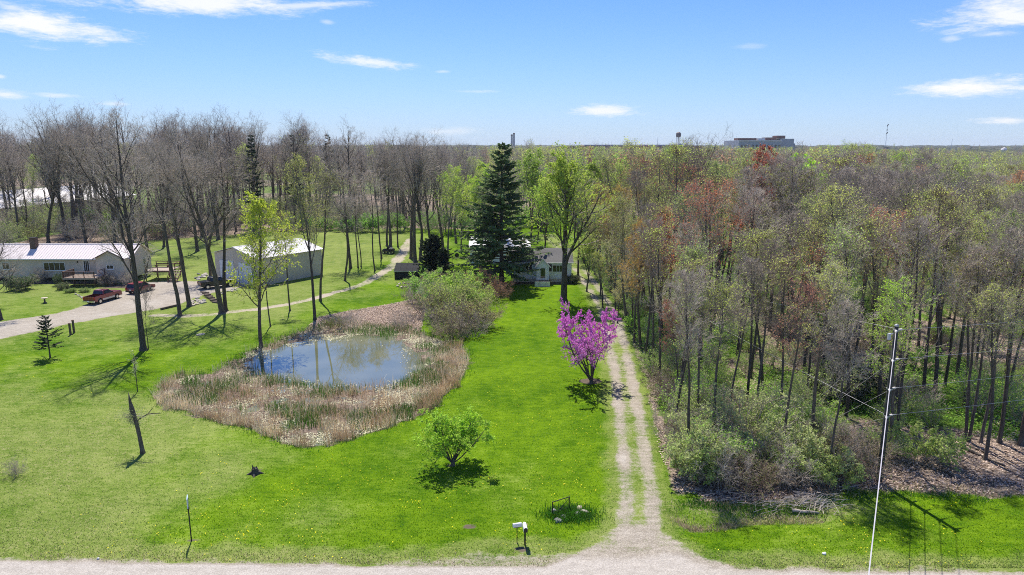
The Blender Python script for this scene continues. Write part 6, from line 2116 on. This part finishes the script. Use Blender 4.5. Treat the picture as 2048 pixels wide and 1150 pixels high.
# herbs and seedlings greening the wood floor
cand = 150000
Y = 42 + rng.uniform(0, 1, cand) ** 1.25 * 100; X = rng.uniform(0, 1, cand) * (Y * .76 - 8) + 11
wr = poly_sd(X, Y, WOOD_R)
gr = masks(X, Y)[5]
pr = sstep(gr + (fbm(X, Y, .6, 3, 3) - .5) * 1.2, .35, .8)
k = (wr < .2) & (rng.uniform(0, 1, cand) < pr * .55)
x, y = X[k], Y[k]; n = len(x)
hh = np.abs(rng.normal(0, .38, n)) + .04
V, Q = leaves(np.stack([x, y, gz(x, y) + hh], -1), .10, rng, 1.2, .6)
stuff('undergrowth', V, Q, M['leaf'], rng.uniform(0, 1, n), (0.30, 0.50, 0.08))

# short turf: blades over the lawn where the camera is near enough to feel them
cand = 150000
Y = 34.3 + rng.uniform(0, 1, cand) ** 1.8 * 34; X = rng.uniform(-.88, .88, cand) * Y
g, l, d, mu, sa, gg = masks(X, Y)
k = (np.maximum.reduce([g, l, mu, sa]) < .35) & (poly_sd(X, Y, POND) > .2) & (rng.uniform(0, 1, cand) < .75)
x, y, dd = X[k], Y[k], d[k]; n = len(x)
for lo, hi, nm, c in ((-1, .42, 'grass', (0.125, 0.235, 0.006)), (.42, 2, 'dry_grass', (0.20, 0.255, 0.065))):
    q = (dd + rng.normal(0, .13, n) >= lo) & (dd + rng.normal(0, .13, n) < hi)
    xx, yy = x[q], y[q]; m_ = len(xx)
    hb = rng.uniform(.03, .075, m_)
    V, Q = blades(xx, yy, gz(xx, yy), hb, rng.uniform(.02, .045, m_), np.abs(rng.normal(0, .6, m_)), rng)
    stuff(nm, V, Q, M['blade'], np.repeat(rng.uniform(0, 1, m_), 2), c)
# rank tufts: flower bed, pond rim, ditch, driveway shoulder, wood front
tx, ty, th = [], [], []
def tuft(cx, cy, sx, sy, n, hgt):
    tx.append(rng.normal(cx, sx, n)); ty.append(rng.normal(cy, sy, n)); th.append(rng.uniform(.4, 1.2, n) * hgt)
bxx, byy = gp(1141, 1030)
tuft(bxx, byy, .72, .46, 4500, .34)
for (ax, ay), (cx, cy) in zip(POND, POND[1:] + POND[:1]):
    m_ = max(6, int(math.hypot(cx - ax, cy - ay) * 14))
    for q in range(3):
        f_ = rng.uniform(0, 1, m_)
        tx.append(ax + (cx - ax) * f_ + rng.normal(0, .5, m_)); ty.append(ay + (cy - ay) * f_ + rng.normal(0, .5, m_)); th.append(rng.uniform(.1, .35, m_))
for u, v, s_, n_, hh_ in [(1400, 1010, .8, 500, .25), (1460, 1015, .9, 500, .25), (1520, 1018, .9, 500, .28), (1580, 1020, .9, 500, .25), (1660, 1005, .9, 500, .22), (1740, 992, 1.0, 500, .22), (1840, 990, 1.1, 400, .2), (1940, 1000, 1.1, 400, .2)]:
    cx, cy = gp(u, v); tuft(cx, cy, s_, s_ * .4, n_, hh_)
x, y, hh = np.concatenate(tx), np.concatenate(ty), np.concatenate(th); n = len(x)
V, Q = blades(x, y, gz(x, y) - .02, hh, rng.uniform(.02, .045, n), np.abs(rng.normal(0, .45, n)), rng)
stuff('tall_grass', V, Q, M['blade'], np.repeat(rng.uniform(0, 1, n), 2), (0.070, 0.185, 0.015))
# straw-coloured dead grass in the ditch, along the road shoulder and before the wood
tx, ty, th = [], [], []
for (ax, ay), (cx, cy) in zip(DITCH[:-1], DITCH[1:]):
    m_ = int(math.hypot(cx - ax, cy - ay) * 150); f_ = rng.uniform(0, 1, m_)
    tx.append(ax + (cx - ax) * f_ + rng.normal(0, .32, m_)); ty.append(ay + (cy - ay) * f_ + rng.normal(0, .25, m_)); th.append(rng.uniform(.08, .35, m_))
for u, v, n_, sx_ in [(1470, 1012, 700, 1.4), (1560, 1010, 600, 1.6), (1690, 985, 400, 1.2), (1830, 975, 500, 2.0), (1950, 985, 500, 2.0)]:
    cx, cy = gp(u, v); tuft(cx, cy, sx_, .5, n_, .22)
m_ = 5200; xx = rng.uniform(-27, 24, m_); tx.append(xx); ty.append(ROAD_EDGE(xx) + np.abs(rng.normal(0, .55, m_)) + .05); th.append(rng.uniform(.03, .14, m_))
x, y, hh = np.concatenate(tx), np.concatenate(ty), np.concatenate(th)
k = masks(x, y)[0] < .6
x, y, hh = x[k], y[k], hh[k]; n = len(x)
V, Q = blades(x, y, gz(x, y) - .02, hh, rng.uniform(.015, .04, n), np.abs(rng.normal(0, .7, n)), rng)
stuff('straw_grass', V, Q, M['stalk'], np.repeat(rng.uniform(0, 1, n), 2), (0.42, 0.36, 0.20))
# dandelions
cand = 30000
Y = 34.5 + rng.uniform(0, 1, cand) ** 1.5 * 48; X = rng.uniform(-.74, .74, cand) * Y
g, l, d, mu, sa, gg = masks(X, Y)
cl = fbm(X, Y, .16, 83, 3); cl2 = fbm(X, Y, .7, 85, 2)
pr = sstep(cl, .42, .66) * sstep(cl2, .40, .7) * np.where(d > .45, .35, 1.0) * np.where((X > -24) & (X < 8), 1, .6) + .02
k = (np.maximum.reduce([g, l, mu, sa]) < .3) & (poly_sd(X, Y, POND) > .3) & (rng.uniform(0, 1, cand) < pr * .55)
x, y = X[k], Y[k]; n = len(x)
V, Q = leaves(np.stack([x, y, gz(x, y) + rng.uniform(.06, .12, n)], -1), .036, rng, 2.5, .9)
stuff('dandelions', V, Q, M['blade'], rng.uniform(.3, 1, n), (0.80, 0.66, 0.035))

# ------------------------------------------------------------------ far woods, seen as one mass
def far_tree(seed, leaf, H=21.0, full=1.0):
    rng = np.random.default_rng(seed)
    a = Acc()
    P0 = grow(np.zeros((1, 3)), np.array([[0, 0, 1.0]]), np.array([H * .95]), 5, .04, .03, rng); R0 = radii(np.array([.26]), 5, .1)
    V, Q = tubes(P0, R0, 4); a.add(V, Q, 0)
    st, d, L, r = sprout(P0, R0, np.array([H]), 16, .35, .97, 16, 42, .24, .25, rng, rk=.5, rmin=.04, upbias=.15)
    P1 = grow(st, d, L, 2, .12, .12, rng); V, Q = tubes(P1, radii(r, 2, .4), 3); a.add(V, Q, 0)
    st, d, L2, r2 = sprout(P1, radii(r, 2, .4), L, 8, .2, 1, 25, 60, .55, .3, rng, rk=.6, rmin=.025, upbias=.12)
    P2 = grow(st, d, L2, 1, .1, .1, rng); V, Q = tubes(P2, radii(np.maximum(r2, .028), 1, .4), 3); a.add(V, Q, 1)
    i = rng.integers(0, len(P2), 420); t = rng.uniform(.1, 1, (420, 1)); st = P2[i, 0] * (1 - t) + P2[i, 1] * t
    d = rng.normal(0, 1, (420, 3)) + np.array([0, 0, .9]); L3 = rng.uniform(.7, 1.9, 420)
    e = unit(d) * L3[:, None]; w = unit(np.cross(e, rng.normal(0, 1, e.shape))) * .03
    V = np.stack([st - w, st + w, st + e + w * .4, st + e - w * .4], 1).reshape(-1, 3); a.add(V, np.arange(420 * 4).reshape(-1, 4), 1)
    if leaf:
        i = rng.integers(0, len(P2), leaf); t = rng.uniform(.2, 1.25, (leaf, 1))
        V, Q = leaves(P2[i, 0] * (1 - t) + P2[i, 1] * t + rng.normal(0, .35, (leaf, 3)), .21, rng, .3); a.add(V, Q, 2, rng.uniform(0, 1, leaf))
    return a.arrays()


FB = [far_tree(200 + i, 0) for i in range(4)]
FL = [far_tree(210 + i, 600) for i in range(4)]


def mass(name, pts, protos, color, seed, mats):
    rng = np.random.default_rng(seed)
    Vs, Qs, ms, ls, n = [], [], [], [], 0
    for (x, y, s) in pts:
        V, Q, m, lv = protos[rng.integers(len(protos))]
        a = rng.uniform(0, 2 * PI); c, sn = math.cos(a), math.sin(a)
        w = s * rng.uniform(.85, 1.15)
        W = np.stack([(V[:, 0] * c - V[:, 1] * sn) * w + x, (V[:, 0] * sn + V[:, 1] * c) * w + y, V[:, 2] * s], -1)
        Vs.append(W.astype(np.float32)); Qs.append(Q + n); n += len(V); ms.append(m); ls.append(np.clip(lv + rng.normal(0, .12), 0, 1))
    me = fast_mesh(name, np.concatenate(Vs), np.concatenate(Qs), mats=mats, qm=np.concatenate(ms), attrs={'lv': ('FACE', 'FLOAT', np.concatenate(ls))})
    o = link(name, me); o.color = tuple(color) + (1,)
    return tag(o, kind='stuff')


rf = random.Random(12)
bare_pts, ol, gr_, rd = [], [], [], []
tries = 0
TK = {}
def free(x, y, d):
    c = (int(x // d), int(y // d))
    if c in TK:
        return False
    TK[c] = 1
    return True


# left: the tall wood goes on behind the first stems
for _ in range(6000):
    y = rf.uniform(215, 640); x = rf.uniform(-.78, -.04) * y
    if not free(x, y, 6.5 + y * .011) or (y < 262 and rf.random() < .5):
        continue
    if -225 < x < -60 and (0.0 < (y - (262 - (x + 150) * .55)) < 62) and x < -118:
        continue
    hgt = (22.5 - 1.5 * sstep(x / y, -.40, -.05)) / 21 * rf.uniform(.72, 1.06)
    (ol if rf.random() < .10 else bare_pts).append((x, y, hgt))
# right and centre: mixed wood
for _ in range(9000):
    y = rf.uniform(160, 720); x = rf.uniform(-.05, .80) * y
    if x < .12 * y and y < 215:
        continue
    if not free(x, y, 5.0 + y * .009):
        continue
    if poly_sd(np.array([x]), np.array([y]), [(200, 268), (420, 300), (420, 420), (215, 350)])[0] < 0:
        continue
    q = fbm(np.array([x]), np.array([y]), .012, 71, 3)[0] + rf.gauss(0, .1)
    s_ = rf.uniform(.78, 1.02) * (20.5 / 21) * (1.0 if y > 230 else .95)
    if x / y > .5:
        s_ *= .93 if x / y < .62 else .84
    if abs(x / y - .37) < .055:
        s_ = min(s_, .93)
    if rf.random() < .05 and 250 < y < 500 and x / y < .6 and abs(x / y - .37) > .055:
        s_ *= rf.uniform(1.1, 1.25)
    (bare_pts if q < .33 else ol if q < .62 else gr_ if q < .73 else rd).append((x, y, s_))
# thin bands of woodland towards the horizon
for yy in (800, 950, 1150, 1400, 1800, 2400):
    for _ in range(int(46)):
        x = rf.uniform(-.8, .8) * yy
        if -60 < x - yy * .30 < 60 and yy < 1000:
            continue
        (bare_pts if rf.random() < .7 else ol).append((x, yy + rf.uniform(-40, 40), rf.uniform(.75, 1.0) * (1 + (yy - 800) / 4000)))
print('far trees', len(bare_pts), len(ol), len(gr_), len(rd))
mass('bare_distant_woods', bare_pts, FB, (.2, .2, .1), 1, [M['bark_pale'], M['twig'], M['leaf']])
mass('olive_distant_woods', ol, FL, (.58, .65, .15), 2, [M['bark_pale'], M['twig'], M['leaf']])
mass('green_distant_woods', gr_, FL, (.50, .66, .10), 3, [M['bark_pale'], M['twig'], M['leaf']])
mass('reddish_distant_woods', rd, FL, (.54, .30, .19), 4, [M['bark'], M['twig_red'], M['leaf']])

# the last strip of woodland on the horizon: long low ragged ridges of crowns
rng = np.random.default_rng(77)
for yy, hh in ((1500, 15), (2600, 20), (4300, 26)):
    n = 420
    xs = np.linspace(-.85 * yy, .85 * yy, n)
    top = hh * (.75 + .5 * fbm(xs, xs * 0, .01, yy, 4)) + rng.uniform(-1, 1, n) * hh * .05
    V = np.concatenate([np.stack([xs, np.full(n, yy - 60.0), np.zeros(n)], -1), np.stack([xs, np.full(n, yy - 25.0) + rng.normal(0, 9, n), top * .8], -1),
                        np.stack([xs, np.full(n, float(yy)) + rng.normal(0, 9, n), top], -1), np.stack([xs, np.full(n, yy + 60.0), np.zeros(n)], -1)])
    i = np.arange(n - 1)
    Q = np.concatenate([np.stack([i + n * r, i + 1 + n * r, i + 1 + n * (r + 1), i + n * (r + 1)], -1) for r in range(3)])
    o = link('horizon_woods', fast_mesh('horizon_woods', V, Q, mats=[M['leaf']], smooth=False, attrs={'lv': ('FACE', 'FLOAT', rng.uniform(0, 1, len(Q)))}))
    o.color = (.105, .115, .06, 1)
    tag(o, kind='stuff')

# ------------------------------------------------------------------ far buildings and towers
M['plant_wall'] = plain('grey_factory_wall', (0.30, 0.34, 0.39), .6, 0, .15, .05)
M['plant_rust'] = plain('rusty_factory_roof', (0.20, 0.095, 0.075), .8, 0, .3, .1)
M['plant_white'] = plain('white_factory_wall', (0.66, 0.64, 0.63), .6, 0, .1, .05)
M['tower'] = plain('tower_brown', (0.155, 0.105, 0.095), .6, 0, .15, .2)


def far_x(u, Y, v=292):
    return x_at(u, v, Y)


Y = 1500.0
t = thing('water_tower', 'brown water tower on tall thin legs on the horizon', 'water tower', (far_x(1356, Y), Y, 0))
MB().lathe([(.5, 40), (4.6, 41.5), (5.2, 43), (5.2, 48.4), (3.2, 50.6), (.3, 51.5)], (0, 0, 0), 16).build('tank', M['tower'], t, smooth=True)
lm = MB().tube([(4.9, 0, 0), (4.4, 0, 42.0)], .32, 5).mesh('leg', M['tower'])
for i in range(4):
    o = link('leg', lm, t); o.rotation_euler = (0, 0, PI / 4 + i * PI / 2)
MB().tube([(0, 0, 0), (0, 0, 41)], .75, 8).build('riser_pipe', M['tower'], t)
MB().lathe([(5.55, 42.4), (5.55, 42.8)], (0, 0, 0), 16).build('catwalk', M['tower'], t)
MB().lathe([(2.2, 18), (2.2, 27), (.2, 28)], (3.5, -6, 0), 10).build('standpipe', M['tower_pale'], t)
Y = 1800.0
for u, top, lab in [(1023.5, 269, 'shorter of the two grey chimney stacks beside the spruce top'), (1028, 266, 'taller of the two grey chimney stacks beside the spruce top')]:
    z = z_at(u, top, Y)
    c = thing('chimney_stack', lab, 'chimney', (far_x(u, Y), Y, 0))
    MB().lathe([(2.9, 0), (2.3, z)], (0, 0, 0), 12).build('shaft', M['plant_wall'], c)
    MB().lathe([(2.55, z - 3), (2.55, z + .2)], (0, 0, 0), 12).build('rim', M['tower'], c)
Y = 900.0
t = thing('grey_factory', 'large grey-blue factory block with rusty rooftop units on the horizon', 'factory', (0, Y, 0))
fx = lambda u: far_x(u, Y)
MB().box(((fx(1462) + fx(1545)) / 2, 0, 14.6), (fx(1545) - fx(1462), 60, 29.2)).build('main_hall', M['plant_wall'], t)
MB().box(((fx(1545.5) + fx(1571)) / 2, 2, 15.6), (fx(1571) - fx(1545.5), 56, 31.2)).build('end_block', M['plant_wall'], t)
MB().box(((fx(1571.5) + fx(1577)) / 2, 4, 12.8), (fx(1577) - fx(1571.5), 50, 25.6)).build('annex', M['plant_wall'], t)
for a, b, z, hgt, mt in [(1464, 1500, 29.4, 2.6, 'plant_rust'), (1503, 1517, 29.4, 2.4, 'plant_white'), (1519, 1538, 29.4, 3.4, 'plant_rust'), (1540, 1556, 31.4, 3.6, 'plant_rust'), (1462, 1545, 28.2, 1.0, 'plant_white')]:
    MB().box(((fx(a) + fx(b)) / 2, -14 if z > 29 else -30.2, z + hgt / 2), (fx(b) - fx(a), 16 if z > 29 else .6, hgt)).build('rooftop_unit' if z > 29 else 'eave_strip', M[mt], t)
wm = MB().box((0, 0, 0), (2.4, .2, 6)).mesh('window', M['glass'])
for i in range(11):
    link('window', wm, t, (fx(1468) + i * 4.6, -30.15, 21))
Y = 1050.0
t = thing('long_factory', 'long low factory with dark red roof and white wall far behind the cottage trees', 'factory', (0, Y, 0))
fx = lambda u: far_x(u, Y)
MB().box(((fx(1130) + fx(1395)) / 2, 0, 9), (fx(1395) - fx(1130), 40, 18)).build('wall', M['plant_white'], t)
MB().box(((fx(1120) + fx(1400)) / 2, 0, 20.2), (fx(1400) - fx(1120), 42, 4.2)).build('roof', M['plant_rust'], t)
MB().box(((fx(1170) + fx(1365)) / 2, 14, 23.4), (fx(1365) - fx(1170), 10, 2.0)).build('roof_monitor', M['plant_wall'], t)
Y = 1500.0
for u, top, lab in [(1771, 249, 'tall thin radio mast with dark antennas rising above the wood'), (1903, 278, 'shorter plain lattice mast on the far horizon'), (1315, 274, 'thin pole mast beside the water tower')]:
    z = z_at(u, top, Y)
    m_ = thing('radio_mast', lab, 'mast', (far_x(u, Y), Y, 0))
    lat = MB()
    w = .9
    for a_ in range(3):
        lat.tube([(w * math.cos(a_ * 2.094), w * math.sin(a_ * 2.094), 0), (.35 * math.cos(a_ * 2.094), .35 * math.sin(a_ * 2.094), z)], .10, 4)
    for i in range(int(z / 3)):
        q = 1 - i * 3 / z
        for a_ in range(3):
            r_ = .35 + (w - .35) * q
            lat.tube([(r_ * math.cos(a_ * 2.094), r_ * math.sin(a_ * 2.094), i * 3), (r_ * math.cos(a_ * 2.094 + 2.094), r_ * math.sin(a_ * 2.094 + 2.094), i * 3 + 3)], .06, 3)
    lat.build('lattice', M['tower_pale'], m_)
    if u == 1771:
        for q, sx in ((.995, .6), (.96, -.5), (.83, -.6), (.75, .5), (.72, -.6)):
            MB().lathe([(.3, -1.3), (1.0, -.7), (1.0, .9), (.3, 1.3)], (sx, -1, z * q), 8).build('antenna', M['iron'], m_)
Y = 800.0
t = thing('distant_barn', 'distant white-roofed farm shed in the fields beyond the wood', 'barn', (far_x(1903, Y), Y, 0))
MB().box((0, 0, 3.0), (24, 12, 6.0)).build('wall', M['plant_wall'], t)
MB().prism([(-6.6, 5.9), (6.6, 5.9), (0, 9.6)], -12.4, 12.4, 'x').build('roof', M['plant_white'], t)
t = thing('distant_farmhouse', 'distant white farmhouse among bare trees at the edge of the fields', 'house', (far_x(1984, 760), 760, 0))
MB().box((0, 0, 4.0), (13, 10, 8.0)).build('wall', M['plant_white'], t)
MB().prism([(-5.6, 7.9), (5.6, 7.9), (0, 11.5)], -6.8, 6.8, 'x').build('roof', M['plant_wall'], t)
t = thing('silo', 'distant grey silo beside the white farmhouse', 'silo', (far_x(2009, 800), 800, 0))
MB().lathe([(3.2, 0), (3.2, 18)], (0, 0, 0), 14).build('drum', M['plant_wall'], t)
MB().lathe([(3.3, 18), (2.4, 20), (.2, 21)], (0, 0, 0), 14).build('dome', M['plant_white'], t)
# long pale-roofed building through the left-hand trunks
xa, ya = gp(-60, 422, 4.2); xb, yb = gp(268, 389, 4.2)
L = math.hypot(xb - xa, yb - ya)
t = thing('long_metal_building', 'long low building with pale metal roof behind the bare trunks of the tall wood', 'building', (xa, ya, 0), math.atan2(yb - ya, xb - xa))
for ya in (.1, 24.9):
    MB().box((L / 2, ya, 2.1), (L, .2, 4.2)).build('wall', M['siding_beige'], t)
MB().prism([(.25, 0), (24.75, 0), (24.75, 4.2), (12.5, 8.2), (.25, 4.2)], .02, .22, 'x').build('gable_wall', M['siding_beige'], t)
MB().prism([(.25, 0), (24.75, 0), (24.75, 4.2), (12.5, 8.2), (.25, 4.2)], L - .22, L - .02, 'x').build('gable_wall', M['siding_beige'], t)
roof_slope(t, -.5, L + .5, -.6, 4.05, 13.1, 4.28, M['roof_white'], w=2.4)
roof_slope(t, -.5, L + .5, 25.6, 4.05, 13.1, 4.28, M['roof_white'], back=True, w=2.4)

# ------------------------------------------------------------------ the air: a closed box round everything on the ground
m, k = new_mat('haze')
v = k.n('ShaderNodeVolumePrincipled', 0, Color=(0.82, 0.90, 1.0, 1), Density=0.00007, Anisotropy=0.1)
o_ = k.t.nodes.new('ShaderNodeOutputMaterial')
k.t.links.new(v, o_.inputs['Volume'])
hz = MB().box((0, 1500, 37), (11600, 9800, 78)).build('haze', m)
tag(hz, kind='stuff')
